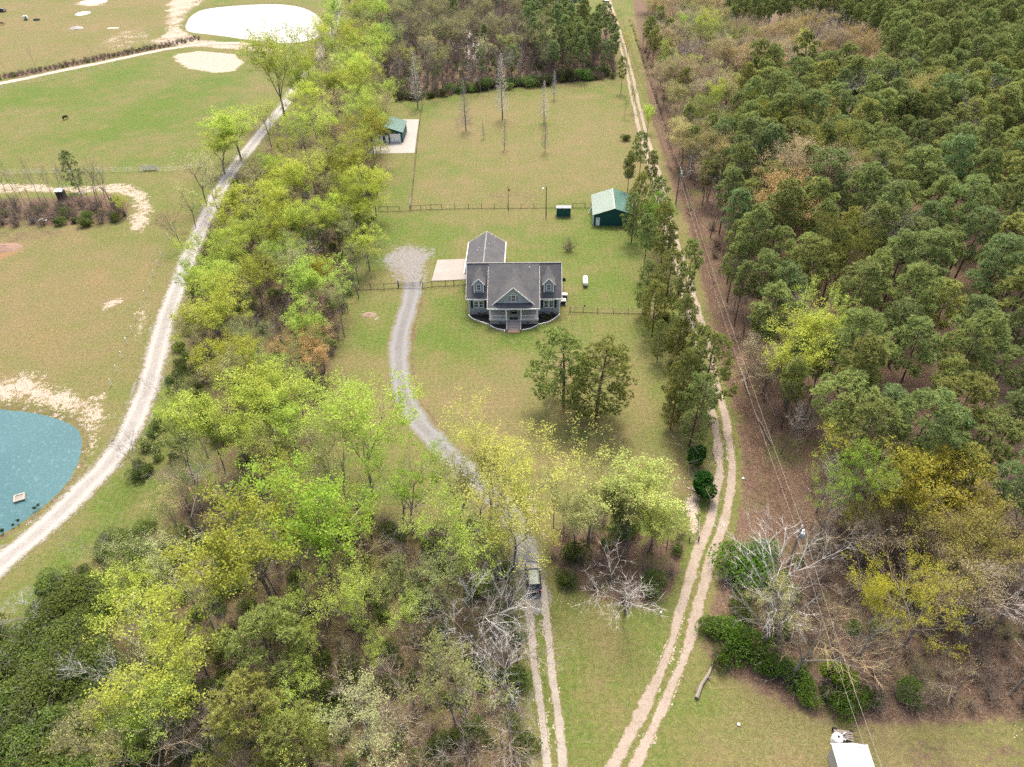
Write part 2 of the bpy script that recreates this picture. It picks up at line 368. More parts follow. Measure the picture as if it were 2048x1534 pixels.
def ground_mat():
    t = NT('ground_cover'); p = t.pos()
    a = t.n('ShaderNodeAttribute', attribute_name='soil_a'); b = t.n('ShaderNodeAttribute', attribute_name='soil_b')
    sa = t.n('ShaderNodeSeparateColor'); t.l(a.outputs['Color'], sa.inputs[0])
    sb = t.n('ShaderNodeSeparateColor'); t.l(b.outputs['Color'], sb.inputs[0])
    sand, litter, green = sa.outputs; tan = a.outputs['Alpha']; gravel, straw, mulch = sb.outputs
    n0 = t.noise(.035, 3, .5, p); n1 = t.noise(.16, 4, .6, p); n2 = t.noise(.9, 4, .6, p, .4); n3 = t.noise(4.5, 3, .6, p); n4 = t.noise(17, 2, .6, p)
    # mower swaths on the lawns: faint alternate bands
    w = t.n('ShaderNodeTexWave', wave_type='BANDS', bands_direction='X'); w.inputs['Scale'].default_value = .28; w.inputs['Distortion'].default_value = 1.2; w.inputs['Detail'].default_value = 2; w.inputs['Detail Scale'].default_value = .4
    t.l(p, w.inputs['Vector'])
    w2 = t.n('ShaderNodeTexWave', wave_type='BANDS', bands_direction='Y'); w2.inputs['Scale'].default_value = .28; w2.inputs['Distortion'].default_value = 1.0
    t.l(p, w2.inputs['Vector'])
    def jit(x, *ks):
        for n_, k in ks: x = t.math('ADD', x, t.rng(n_, .32, .68, -k * .5, k * .5))
        return x
    g = jit(green, (n0, .55), (n1, .75), (n2, .40), (n3, .40), (n4, .25))
    g = t.math('ADD', g, t.math('MULTIPLY', t.math('SUBTRACT', w.outputs['Fac'], .5), .13))
    g = t.math('ADD', g, t.math('MULTIPLY', t.math('SUBTRACT', w2.outputs['Fac'], .5), .10))
    g = t.math('SUBTRACT', g, tan)
    grass = t.mix(t.rng(g, .0, 1.0), GC['dry'], GC['green'])
    grass = t.mix(t.rng(g, .75, 1.3), grass, GC['lush'])
    grass = t.mix(t.rng(jit(straw, (n2, .3), (n3, .3)), .25, .8), grass, GC['straw'])
    thatch = t.rng(jit(n1, (n2, .5), (n3, .4)), .55, .95)
    grass = t.mix(t.math('MULTIPLY', thatch, .5), grass, GC['thatch'])
    lit = t.mix(t.rng(n3, .3, .7), GC['lit1'], GC['lit2']); lit = t.mix(t.rng(n2, .35, .75), lit, GC['lit3']); lit = t.mix(t.rng(n1, .52, .72), lit, GC['litg'])
    lf = t.rng(jit(litter, (n1, .4), (n2, .4), (n3, .4)), .36, .66, smooth_=True)
    c = t.mix(lf, grass, lit)
    sc = t.mix(t.rng(n2, .3, .7), GC['sand1'], GC['sand2'])
    sf = t.rng(jit(sand, (n1, .40), (n2, .45), (n3, .40)), .5, .66, smooth_=True)
    c = t.mix(sf, c, sc)
    gf = t.rng(jit(gravel, (n1, .45), (n2, .5), (n3, .4)), .48, .72, smooth_=True)
    c = t.mix(gf, c, t.mix(t.rng(n3, .3, .7), GC['gr1'], GC['gr2']))
    n5 = t.noise(1.7, 3, .7, p); br = t.math('MULTIPLY', t.rng(t.math('ADD', t.math('MULTIPLY', n3, .6), t.math('MULTIPLY', n4, .4)), .34, .66, .66, 1.36), t.rng(n5, .34, .66, .84, 1.16))
    c = t.scale(c, br)
    nb = t.bump(t.math('ADD', n3, n4), .5, .12)
    t.bsdf(c, .95, 0, .12, nb)
    return t.mat
GC = dict(dry=(.152, .122, .062), green=(.092, .114, .028), lush=(.062, .110, .015), straw=(.20, .125, .062), thatch=(.18, .145, .088),
          lit1=(.062, .041, .029), lit2=(.18, .122, .088), lit3=(.105, .072, .050), litg=(.085, .095, .03),
          sand1=(.37, .31, .26), sand2=(.30, .245, .195), gr1=(.215, .208, .195), gr2=(.14, .136, .126))
ground = make_ground(); ground.data.materials.append(ground_mat())

# ------------------------------------------------------------------ roads, tracks, water
def road_mat(name, c1, c2, c3, wheel=None, fine=9):
    t = NT(name); p = t.pos()
    n1 = t.noise(.5, 4, .6, p); n2 = t.noise(fine * .35, 3, .6, p); n3 = t.noise(fine * 2, 2, .6, p)
    c = t.mix(t.rng(n1, .35, .65), c1, c2); c = t.mix(t.rng(n2, .55, .75), c, c3)
    u = t.n('ShaderNodeAttribute', attribute_name='across').outputs['Fac']
    if wheel:
        m = t.math('ABSOLUTE', t.math('SUBTRACT', t.math('ABSOLUTE', u), .48))
        c = t.mix(t.rng(t.math('ADD', m, t.math('MULTIPLY', t.math('SUBTRACT', n2, .5), .25)), .05, .3), wheel, c)
    e = t.rng(t.math('ADD', t.math('ABSOLUTE', u), t.math('MULTIPLY', t.math('SUBTRACT', n2, .5), .8)), .75, 1.05)
    c = t.mix(t.math('MULTIPLY', e, .55), c, c3)
    g1 = t.noise(1.1, 4, .65, p); g2 = t.noise(5, 3, .6, p)
    ge = t.math('ADD', t.math('ABSOLUTE', u), t.math('ADD', t.rng(g1, .3, .7, -.22, .22), t.rng(g2, .3, .7, -.22, .22)))
    grass = t.mix(t.rng(g2, .3, .7), GC['green'], GC['dry'])
    c = t.mix(t.rng(ge, .72, .92, smooth_=True), c, grass)
    c = t.scale(c, t.rng(n3, .3, .7, .88, 1.12))
    t.bsdf(c, .95, 0, .1, t.bump(n3, .5, .05)); return t.mat
def ribbon(mb, ac, line, width, z, seed, jit=.25, step=.5):
    rnd = random.Random(seed)
    p = np.asarray(line); L = np.concatenate([[0], np.cumsum(np.linalg.norm(np.diff(p, axis=0), axis=1))])
    s = np.arange(0, L[-1], step); q = np.stack([np.interp(s, L, p[:, 0]), np.interp(s, L, p[:, 1])], 1)
    wd = np.interp(s / L[-1], np.linspace(0, 1, len(width)), width) if hasattr(width, '__len__') else np.full(len(s), width)
    t = np.gradient(q, axis=0); t /= np.linalg.norm(t, axis=1)[:, None] + 1e-9; nrm = np.stack([t[:, 1], -t[:, 0]], 1)
    def wob():
        a = np.array([rnd.gauss(0, 1) for _ in range(len(s) + 40)]); k = np.ones(9) / 9
        b = np.convolve(a, k, 'same') * 2.0; return (b + a * .45)[20:20 + len(s)] * jit
    el = wd / 2 + wob() * np.minimum(1, wd / 2); er = wd / 2 + wob() * np.minimum(1, wd / 2)
    base = len(mb.v)
    for i in range(len(s)):
        for k, u in enumerate((-1, -.5, 0, .5, 1)):
            o = (el[i] if u < 0 else er[i]) * u
            mb.v.append((q[i, 0] + nrm[i, 0] * o, q[i, 1] + nrm[i, 1] * o, z + (.012 if abs(u) < 1 else 0))); ac.append(u)
    for i in range(len(s) - 1):
        for k in range(4):
            a = base + i * 5 + k; mb.f.append((a, a + 1, a + 6, a + 5)); mb.m.append(0)
def road(name, parts, m, z, seed, jit=.25):
    mb = MB(); ac = []
    for i, (ln, wd) in enumerate(parts): ribbon(mb, ac, ln, wd, z + .004 * i, seed + i, jit)
    o = mb.build(name, m, kind='structure')
    at = o.data.attributes.new('across', 'FLOAT', 'POINT'); at.data.foreach_set('value', ac); return o
M_white_gravel = road_mat('white_gravel', (.27, .26, .247), (.23, .218, .204), (.17, .15, .125), (.305, .296, .282))
M_blue_gravel = road_mat('blue_gravel', (.168, .168, .166), (.14, .14, .138), (.155, .138, .112), (.185, .186, .186))
M_lane_sand = road_mat('lane_sand', (.285, .24, .20), (.24, .20, .162), (.165, .13, .095))
M_track_sand = road_mat('pale_track', (.295, .27, .235), (.24, .215, .18), (.155, .135, .10))
M_pink_sand = road_mat('pink_sand', (.40, .335, .29), (.35, .285, .242), (.26, .205, .165))
road('gravel_road', [(GRAVEL_ROAD, 4.6)], M_white_gravel, .030, 1, .15)
road('driveway', [(DRIVE, [4.8, 4.3, 4.2, 4.3, 4.2, 4.1, 4.0, 4.0, 4.1, 4.1, 3.0])], M_blue_gravel, .030, 5, .15)
road('driveway_track', [(RUT_A, 1.1), (RUT_B, 1.15)], M_track_sand, .022, 9, .2)
road('dirt_lane', [(offset(LANE_W, -.92), [1.35, 1.4, 1.35, 1.25, 1.2, 1.1, 1.1, 1.2, 1.3, 1.4]), (offset(LANE_W, .92), [1.4, 1.4, 1.4, 1.3, 1.2, 1.1, 1.1, 1.2, 1.3, 1.4])], M_lane_sand, .022, 20, .2)
road('farm_road', [(FARM_ROAD, 4.4)], M_pink_sand, .030, 30, .2)
def water_mat(name, deep, shallow, wave, bump):
    t = NT(name); p = t.pos()
    n = t.noise(.08, 3, .5, p); c = t.mix(t.rng(n, .3, .7), deep, shallow)
    w1 = t.noise(wave, 3, .65, p, .6); w2 = t.noise(wave * 2.6, 2, .6, p)
    c = t.mix(t.rng(t.math('ADD', w1, t.math('MULTIPLY', t.math('SUBTRACT', w2, .5), .5)), .56, .9), c, (.13, .22, .225) if bump > .2 else shallow)  # teal ripple crests coloured paler, as painted glints
    h = t.math('ADD', w1, t.math('MULTIPLY', w2, .5))
    t.bsdf(c, .08, 0, .5, t.bump(h, bump, .12)); return t.mat
def pond(name, outline, m):
    mb = MB(); c = np.mean(outline, axis=0); o = c + (np.asarray(outline) - c) * 1.015
    mb.face([(x, y, -.35) for x, y in o]); ob = mb.build(name, m, kind='structure'); return ob
pond('farm_pond', POND_TOP, water_mat('milky_glare_water', (.30, .29, .27), (.34, .33, .31), .5, .03))  # pale silt tone that also stands in for sky glare
pond('teal_pond', POND_TEAL, water_mat('teal_water', (.026, .090, .100), (.036, .108, .118), 1.7, .5))
pond('wood_pond', POND_WOOD, water_mat('wood_water', (.5, .46, .42), (.52, .48, .44), .6, .03))
def slab_poly(name, pts, z0, z1, m, label=None, cat=None):
    mb = MB(); mb.prism([(x, y, z0) for x, y in pts], (0, 0, z1 - z0)); o = mb.build(name, m)
    o['kind'] = 'structure'
    return o
# ------------------------------------------------------------------ building materials
def siding_mat(name, col, lap=.18, axis='Z'):
    t = NT(name); v = t.obj()
    s = t.n('ShaderNodeSeparateXYZ'); t.l(v, s.inputs[0])
    fr = t.math('FRACT', t.math('DIVIDE', s.outputs[axis], lap))
    n = t.noise(1.4, 3, .6, v)
    c = t.scale(col, t.rng(n, .3, .7, .92, 1.08))
    t.bsdf(c, .55, 0, .3, t.bump(fr, .6, .03)); return t.mat
def shingle_mat():
    t = NT('asphalt_shingle'); v = t.obj()
    n1 = t.noise(.45, 4, .65, v); n2 = t.noise(6, 3, .7, v); n3 = t.noise(28, 2, .6, v)
    b = t.n('ShaderNodeTexBrick'); b.inputs['Scale'].default_value = 1.0; b.inputs['Brick Width'].default_value = .9; b.inputs['Row Height'].default_value = .19
    b.inputs['Mortar Size'].default_value = .012; b.offset = .5
    b.inputs['Color1'].default_value = (1.08, 1.08, 1.08, 1); b.inputs['Color2'].default_value = (.9, .9, .9, 1); b.inputs['Mortar'].default_value = (.62, .62, .62, 1)
    mp = t.n('ShaderNodeMapping'); mp.inputs['Rotation'].default_value = (0, 0, 0); t.l(v, mp.inputs[0]); t.l(mp.outputs[0], b.inputs['Vector'])
    c = t.mix(t.rng(n1, .38, .66), (.080, .083, .091), (.104, .103, .102))
    c = t.mix(1.0, c, b.outputs['Color'], 'MULTIPLY')
    c = t.scale(c, t.math('MULTIPLY', t.rng(n2, .25, .75, .8, 1.2), t.rng(n3, .3, .7, .82, 1.18)))
    t.bsdf(c, .92, 0, .2, t.bump(n3, .5, .03)); return t.mat
M_siding = siding_mat('blue_grey_siding', (.33, .365, .415))
M_shingle = shingle_mat()
M_white = mat('white_trim', (.84, .85, .86), .5, .04, 3)
M_shutter = mat('dark_shutter', (.012, .022, .035), .5, .1)
M_block = mat('foundation_block', (.30, .29, .28), .9, .15, 5)
M_deckfloor = mat('porch_floor', (.52, .47, .41), .7, .08, 3)
M_step = mat('brick_step', (.36, .32, .285), .9, .2, 8)
M_redbrick = mat('red_brick', (.36, .21, .16), .9, .2, 10)
M_mulch = mat('black_mulch', (.018, .016, .016), .95, .4, 6, fine=40)
M_pale = mat('pale_block', (.68, .66, .63), .85, .12, 4)
M_black = mat('black_metal', (.012, .012, .013), .4, .1)
M_dark = mat('dark_rubber', (.02, .02, .022), .8, .1)
M_greywood = mat('weathered_wood', (.20, .175, .15), .9, .25, 4)
M_darkwood = mat('dark_post', (.055, .045, .038), .9, .25, 4)
M_steel = mat('galvanised_steel', (.45, .46, .47), .45, .12, 4, metal=.6)
M_glass = NT('window_glass'); M_glass.bsdf((.012, .016, .022), .06, 0, .5); M_glass = M_glass.mat
def concrete_mat(name, c1, c2):
    t = NT(name); p = t.pos(); n1 = t.noise(.35, 4, .6, p); n2 = t.noise(5, 3, .6, p)
    c = t.mix(t.rng(n1, .3, .7), c1, c2); c = t.scale(c, t.rng(n2, .25, .75, .9, 1.08)); t.bsdf(c, .9, 0, .2); return t.mat
M_concrete = concrete_mat('pale_concrete', (.285, .262, .238), (.245, .222, .202))
M_gsiding = siding_mat('dark_green_siding', (.010, .075, .072), .26)
M_groof_glare = mat('green_metal_glare', (.17, .225, .185), .38, .10, 1.5, spec=.6)  # left slope: sky glare painted in as a paler green
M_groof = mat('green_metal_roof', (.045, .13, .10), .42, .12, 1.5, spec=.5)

# ------------------------------------------------------------------ the house
HY = math.radians(-2.3)
house = empty('house', (.66, 113.95, 0), HY, 'blue grey one and a half storey house with porch, two dormers and dark shingle roof', 'house')
def zc(v): return 3.85 + .512 * (v + .38)
def zw(v): return 3.85 + .83 * (v - 3.13)
RV, RZ = 8.78, 8.54
BV = RV + (RV - 3.13)           # rear eave
mb = MB()
for x0, x1 in ((-8.85, 8.85),):
    poly = [(x0, 3.43, .75), (x0, BV - .3, .75), (x0, BV - .3, 3.72), (x0, RV, zw(RV) - .22), (x0, 3.43, zw(3.43) - .22)]
    mb.prism(poly, (x1 - x0, 0, 0))
poly = [(-4.78, 3.5, 3.62), (-4.78, 8.2, zc(8.2) - .2), (-4.78, -.05, zc(-.05) - .2), (-4.78, -.05, 3.62)]
mb.prism([poly[3], poly[0], (-4.78, 8.2, 3.62), poly[1], poly[2]], (9.56, 0, 0))
mb.build('wall', M_siding, house)
mb = MB(); mb.box(-8.82, 8.82, 3.46, BV - .33, -.2, .75); mb.build('foundation', M_block, house)
mb = MB()
for x in (-6.9, -5.6, 5.7, 7.4): mb.box(x - .25, x + .25, 3.42, 3.47, .28, .5)
for x in (-2.6, 2.7): mb.box(x - .25, x + .25, -.03, .02, .3, .5)
mb.build('crawl_vent', M_dark, house, kind='stuff')
def roof_quad(mb, a, b, c, d, t=.14):
    mb.prism([a, b, c, d], (0, 0, -t))
mb = MB()
roof_quad(mb, (-9.25, 3.13, 3.85), (9.25, 3.13, 3.85), (9.25, RV, RZ), (-9.25, RV, RZ))
roof_quad(mb, (9.25, BV, 3.85), (-9.25, BV, 3.85), (-9.25, RV, RZ), (9.25, RV, RZ))
rf = mb.build('roof', M_shingle, house)
mb = MB(); roof_quad(mb, (-4.98, -.38, 3.87), (4.98, -.38, 3.87), (4.98, RV - .02, RZ + .02), (-4.98, RV - .02, RZ + .02), .16)
mb.build('porch_roof', M_shingle, house)
mb = MB(); mb.box(-9.25, 9.25, RV - .16, RV + .16, RZ - .02, RZ + .045); mb.build('ridge_cap', mat('ridge_shingle', (.17, .17, .165), .9, .15), rf)
def fascia(mb, a, b, h=.2, t=.05):
    a = np.array(a); b = np.array(b); d = b - a; n = np.array([d[1], -d[0], 0]); n = n / (np.linalg.norm(n) + 1e-9) * t
    mb.prism([tuple(a), tuple(b), tuple(b - (0, 0, h)), tuple(a - (0, 0, h))], tuple(n))
tr = MB()
tr.box(-9.27, -5.0, 3.06, 3.125, 3.60, 3.83); tr.box(5.0, 9.27, 3.06, 3.125, 3.60, 3.83)
tr.box(-5.0, 5.0, -.45, -.385, 3.62, 3.85)
for x in (-9.30, 9.25):
    tr.prism([(x, 3.13, 3.86), (x, RV, RZ + .01), (x, RV, RZ - .2), (x, 3.13, 3.62)], (.05, 0, 0))
    tr.prism([(x, BV, 3.86), (x, RV, RZ + .01), (x, RV, RZ - .2), (x, BV, 3.62)], (.05, 0, 0))
for x in (-5.02, 4.97): tr.prism([(x, -.38, 3.87), (x, 8.0, zc(8.0)), (x, 8.0, zc(8.0) - .16), (x, -.38, 3.62)], (.05, 0, 0))
tr.build('fascia', M_white, house)
for x in (-8.87, 8.72):
    MB().box(x, x + .15, 3.36, 3.425, .55, 3.6).build('corner_board', M_white, house)
def window(parent, u, v, z0, z1, w, lights=(2, 2), arch=False):
    """frame proud of the wall plane v, dark panes set inside it"""
    f = MB(); b = .11
    f.box(u - w / 2 - b, u - w / 2, v - .07, v + .02, z0 - b, z1 + b); f.box(u + w / 2, u + w / 2 + b, v - .07, v + .02, z0 - b, z1 + b)
    f.box(u - w / 2, u + w / 2, v - .07, v + .02, z0 - b, z0); f.box(u - w / 2, u + w / 2, v - .07, v + .02, z1, z1 + b)
    zm = (z0 + z1) / 2
    f.box(u - w / 2, u + w / 2, v - .055, v + .02, zm - .035, zm + .035)
    for a, bb in ((z0, zm - .035), (zm + .035, z1)):
        for k in range(1, lights[0]):
            x = u - w / 2 + w * k / lights[0]; f.box(x - .011, x + .011, v - .045, v + .02, a, bb)
        for k in range(1, lights[1]):
            z = a + (bb - a) * k / lights[1]; f.box(u - w / 2, u + w / 2, v - .042, v + .02, z - .010, z + .010)
    o = f.build('window', M_white, parent)
    for a, bb in ((z0, zm - .035), (zm + .035, z1)):
        MB().box(u - w / 2 + .004, u + w / 2 - .004, v - .025, v + .018, a + .003, bb - .003).build('pane', M_glass, o)
    return o
for s, c in ((-1, -6.9), (1, 6.75)):
    for k in (-.5, .5): window(house, c + k * 1.0, 3.42, 1.75, 3.15, .72)
    MB().box(c - .98, c + .98, 3.335, 3.425, 3.285, 3.42).build('window_head', M_white, house)
    for k in (-1, 1):
        m_ = MB(); x = c + k * 1.32; m_.box(x - .2, x + .2, 3.37, 3.425, 1.65, 3.28)
        for q in range(12): m_.box(x - .15, x + .15, 3.352, 3.371, 1.74 + q * .125, 1.80 + q * .125)
        m_.build('shutter', M_shutter, house)
# central gable
VG, GZ0, GAP = .8, 4.42, 8.02
mb = MB(); mb.prism([(-3.75, VG, GZ0 - .15), (3.75, VG, GZ0 - .15), (3.75, VG, GZ0), (0, VG, GAP - .2), (-3.75, VG, GZ0)], (0, 6.2, 0)); gw = mb.build('gable_wall', siding_mat('gable_siding', (.40, .435, .49)), house)
GR = (GAP - 4.25) / 4.02
mb = MB()
for s in (-1, 1):
    q = [(s * 4.02, .42, 4.25), (0, .42, GAP), (0, 7.78, GAP), (s * 4.02, .42, 4.25)]
    a, b, c = q[0], q[1], q[2]
    d = (s * 4.02, .95, 4.25)
    pts = [a, d, c, b] if s > 0 else [b, c, d, a]
    mb.prism(pts, (0, 0, -.13))
mb.build('gable_roof', M_shingle, house)
mb = MB()
for s in (-1, 1):
    mb.prism([(s * 4.08, .40, 4.20), (0, .40, GAP + .02), (0, .40, GAP - .24), (s * 3.86, .40, 4.20)], (0, -.06, 0))
mb.build('gable_fascia', M_white, house)
MB().box(-3.7, 3.7, VG - .05, VG - .002, GZ0 - .1, GZ0 + .06).build('gable_trim', M_white, house)
f = window(house, 0, VG - .01, 4.85, 6.0, .72, (3, 2))
mb = MB()
for k in range(9):
    t0, t1 = math.pi * k / 9, math.pi * (k + 1) / 9
    mb.prism([(.49 * math.cos(t0), VG - .09, 6.13 + .42 * math.sin(t0)), (.49 * math.cos(t1), VG - .09, 6.13 + .42 * math.sin(t1)), (.35 * math.cos(t1), VG - .09, 6.13 + .30 * math.sin(t1)), (.35 * math.cos(t0), VG - .09, 6.13 + .30 * math.sin(t0))], (0, .085, 0))
for t0 in (.9, 1.57, 2.24): mb.tube([(0, VG - .05, 6.14), (.38 * math.cos(t0), VG - .05, 6.14 + .33 * math.sin(t0))], .018, 4)
mb.build('arch_frame', M_white, f)
mb = MB(); mb.prism([(.36 * math.cos(math.pi * k / 8), VG - .035, 6.135 + .31 * math.sin(math.pi * k / 8)) for k in range(9)], (0, .03, 0)); mb.build('pane', M_glass, f)
for s in (-1, 1):
    MB().box(s * .66 - .1, s * .66 + .1, VG - .05, VG - .004, 4.85, 5.95).build('shutter', M_shutter, house)
    MB().box(s * .66 - .15, s * .66 + .15, VG - .035, VG - .003, 4.75, 6.05).build('shutter_trim', M_white, house)
# two dormers
for c in (-6.76, 6.73):
    v0 = 4.13; ze, za = 6.62, 7.86
    mb = MB(); mb.prism([(c - .98, v0, 4.6), (c + .98, v0, 4.6), (c + .98, v0, ze), (c, v0, za - .1), (c - .98, v0, ze)], (0, 3.4, 0)); dw = mb.build('dormer', M_siding, house)
    mb = MB()
    for s in (-1, 1):
        vb = 3.13 + (za - 3.85) / .83 + .2; ve = 3.13 + (ze - .12 - 3.85) / .83 + .25
        e = (c + s * 1.28, v0 - .25, ze - .13); a = (c, v0 - .25, za); b = (c, vb + .55, za + .40); d = (c + s * 1.28, ve, ze - .13)
        mb.prism([e, d, b, a] if s > 0 else [a, b, d, e], (0, 0, -.11))
    mb.build('dormer_roof', M_shingle, dw)
    mb = MB()
    for s in (-1, 1):
        mb.prism([(c + s * 1.33, v0 - .26, ze - .18), (c, v0 - .26, za + .02), (c, v0 - .26, za - .2), (c + s * 1.14, v0 - .26, ze - .2)], (0, -.05, 0))
        mb.box(c + s * .90 - .09, c + s * .90 + .09, v0 - .05, v0 - .003, 4.6, ze - .1)
    mb.build('dormer_trim', M_white, dw)
    window(dw, c, v0 - .005, 5.25, 6.35, .68)
# porch
MB().box(-4.62, 4.62, .02, 3.42, -.2, .93).build('porch_foundation', M_block, house)
MB().box(-4.7, 4.7, -.08, 3.425, .93, 1.0).build('porch_floor', M_deckfloor, house)
MB().box(-4.75, 4.75, -.1, 3.42, 3.50, 3.615).build('porch_ceiling', M_white, house)
for x in (-4.52, -1.42, 1.42, 4.52):
    m_ = MB(); w_ = .13 if abs(x) < 2 else .16
    m_.box(x - w_, x + w_, .02, .02 + 2 * w_, 1.0, 3.5); m_.box(x - w_ - .05, x + w_ + .05, -.03, .07 + 2 * w_, 1.0, 1.18); m_.box(x - w_ - .05, x + w_ + .05, -.03, .07 + 2 * w_, 3.32, 3.5)
    m_.build('porch_column', M_white, house)
for x0, x1 in ((-4.35, -1.56), (1.56, 4.35)):
    r = MB(); r.box(x0, x1, .08, .16, 1.86, 1.95); r.box(x0, x1, .08, .16, 1.1, 1.18)
    n = int((x1 - x0) / .42)
    for k in range(n):
        x = x0 + (k + .5) * (x1 - x0) / n; r.box(x - .012, x + .012, .11, .135, 1.18, 1.86)
    r.build('porch_rail', M_white, house)
# front door with side lights, windows behind the porch
d = MB().box(-.5, .5, 3.30, 3.42, 1.0, 3.1).build('door', mat('dark_door', (.02, .03, .03), .4), house)
MB().box(-.3, .3, 3.285, 3.302, 1.9, 2.9).build('pane', M_glass, d)
MB().box(.36, .42, 3.24, 3.3, 1.95, 2.05).build('handle', M_steel, d)
df = MB()
for x in (-.92, -.56, .56, .92): df.box(x - .06, x + .06, 3.31, 3.418, 1.0, 3.2)
df.box(-.98, .98, 3.31, 3.418, 3.1, 3.32); df = df.build('door_frame', M_white, house)
for x in (-.74, .74): MB().box(x - .118, x + .118, 3.36, 3.415, 1.1, 3.08).build('side_light', M_glass, house)
MB().box(-.55, .55, 2.2, 2.9, 1.002, 1.02).build('doormat', M_dark, house)
for x in (-2.9, 2.9): window(house, x, 3.41, 1.75, 3.2, 1.3, (3, 2))
for x in (-3.0, 2.95):
    m_ = MB(); m_.tube([(x, 2.0, 3.5), (x, 2.0, 3.15)], .02, 5); m_.lathe([(.02, 3.16), (.16, 3.1), (.16, 3.02), (.02, 2.98)], 8, (x, 2.0)); m_.build('porch_lamp', M_white, house)
# steps
NS = 6
for k in range(NS):
    z = .93 - .155 * (k + 1) + .01
    MB().box(-1.18, 1.18, -.1 - .31 * (k + 1), -.1 - .31 * k - .004, -.1, z).build('step', M_step, house)
for s in (-1, 1):
    m_ = MB(); m_.prism([(s * 1.2, -.1, -.1), (s * 1.2, -.1, 1.0), (s * 1.2, -.5, .95), (s * 1.2, -2.0, .34), (s * 1.2, -2.2, .3), (s * 1.2, -2.2, -.1)], (s * .26, 0, 0)); m_.build('step_wall', M_step, house)
    m_ = MB(); m_.tube([(s * 1.33, -.1, 1.0), (s * 1.33, -2.1, .34)], .03, 5); 
MB().box(-1.1, 1.1, -2.75, -1.97, -.05, .05).build('brick_landing', M_redbrick, house)
# rear garage wing
mb = MB(); mb.prism([(-10.05, 26.5, -.1), (-2.65, 26.5, -.1), (-2.65, 26.5, 3.42), (-6.35, 26.5, 5.95), (-10.05, 26.5, 3.42)], (0, -13.3, 0)); mb.build('garage_wall', M_siding, house)
mb = MB()
for s in (-1, 1):
    e = -6.35 + s * 4.05
    pts = [(e, 26.85, 3.6), (-6.35, 26.85, 6.2), (-6.35, 11.6, 6.2), (e, 13.2, 3.6)]
    mb.prism(pts if s < 0 else pts[::-1], (0, 0, -.13))
mb.build('garage_roof', M_shingle, house)
mb = MB()
for s in (-1, 1):
    e = -6.35 + s * 4.05
    mb.box(min(e, e + s * .12), max(e, e + s * .12), 13.6, 26.9, 3.44, 3.60)
    mb.prism([(e, 26.86, 3.6), (-6.35, 26.86, 6.22), (-6.35, 26.86, 6.02), (e, 26.86, 3.42)], (0, .05, 0))
mb.build('gutter', M_white, house)
MB().box(-6.5, -6.2, 13, 26.8, 6.19, 6.25).build('ridge_cap', bpy.data.materials['ridge_shingle'], house)
for y0 in (16.0, 20.3):
    m_ = MB(); m_.box(-10.11, -10.04, y0, y0 + 3.4, 0, 2.4)
    for k in range(1, 4): m_.box(-10.13, -10.10, y0, y0 + 3.4, .6 * k - .02, .6 * k + .02)
    m_.build('garage_door', M_white, house)
for x, y, z in ((-7.7, 20.5, 5.5), (-7.9, 19.6, 5.35), (-5.6, 21.5, 5.85), (-6.15, 18.8, 6.25), (3.0, 7.6, 8.05), (-3.0, 12, 6.2)):
    MB().tube([(x, y, z - .2), (x, y, z + .28)], .07, 7, True).build('vent_pipe', M_white, house)
def hp(u, v, z=0.0):
    return (.66 + u * math.cos(HY) - v * math.sin(HY), 113.95 + u * math.sin(HY) + v * math.cos(HY), z)
# mulch beds with pale block edging
for nm, pts, lab in (('left', [(-9.05, 3.54), (-8.2, 2.1), (-6.6, .95), (-4.72, -.12)], 'dark mulch bed with pale block edging at the house corner beside the left windows'),
                     ('lm', [(-4.6, -.3), (-4.0, -.95), (-3.1, -1.6), (-1.6, -2.05)], 'small dark mulch bed under the porch left of the steps'),
                     ('rm', [(1.6, -2.05), (3.1, -1.5), (4.0, -.9), (4.6, -.25)], 'small dark mulch bed under the porch right of the steps'),
                     ('right', [(4.72, -.08), (6.5, .62), (7.9, 1.95), (8.95, 3.54)], 'mulch bed with low shrubs and pale edging right of the porch')):
    e = smooth(pts, 10)
    if nm == 'left': poly = [tuple(p) for p in e] + [(-4.7, 3.4)]
    elif nm == 'right': poly = [tuple(p) for p in e] + [(4.7, 3.4)]
    elif nm == 'lm': poly = [tuple(p) for p in e] + [(-1.5, 0), (-4.6, 0)]
    else: poly = [tuple(p) for p in e] + [(4.6, 0), (1.5, 0)]
    cx, cy = np.mean(poly, axis=0)
    r = empty('flower_bed', hp(cx, cy), HY, lab, 'flower bed')
    MB().prism([(x - cx, y - cy, .02) for x, y in poly], (0, 0, .06)).build('mulch', M_mulch, r)
    L_ = np.concatenate([[0], np.cumsum(np.linalg.norm(np.diff(e, axis=0), axis=1))]); n = int(L_[-1] / .32); first = None
    for k in range(n):
        t = (k + .5) / n * L_[-1]; x, y = np.interp(t, L_, e[:, 0]), np.interp(t, L_, e[:, 1]); x2, y2 = np.interp(t + .1, L_, e[:, 0]), np.interp(t + .1, L_, e[:, 1])
        if first is None:
            first = MB().box(-.145, .145, -.09, .09, 0, .14).build('edging_block', M_pale, r); b_ = first
        else: b_ = copy_obj(first, r)
        b_.location = (x - cx, y - cy, 0); b_.rotation_euler = (0, 0, math.atan2(y2 - y, x2 - x))
pts = G2([(875, 520), (933, 518), (933, 559), (863, 562)]); slab_poly('concrete_pad', [pts[0], pts[1], (pts[1][0] + 1.2, pts[1][1]), (pts[2][0] + 1.5, pts[2][1]), pts[2], pts[3]][::-1], -.05, .06, M_concrete)

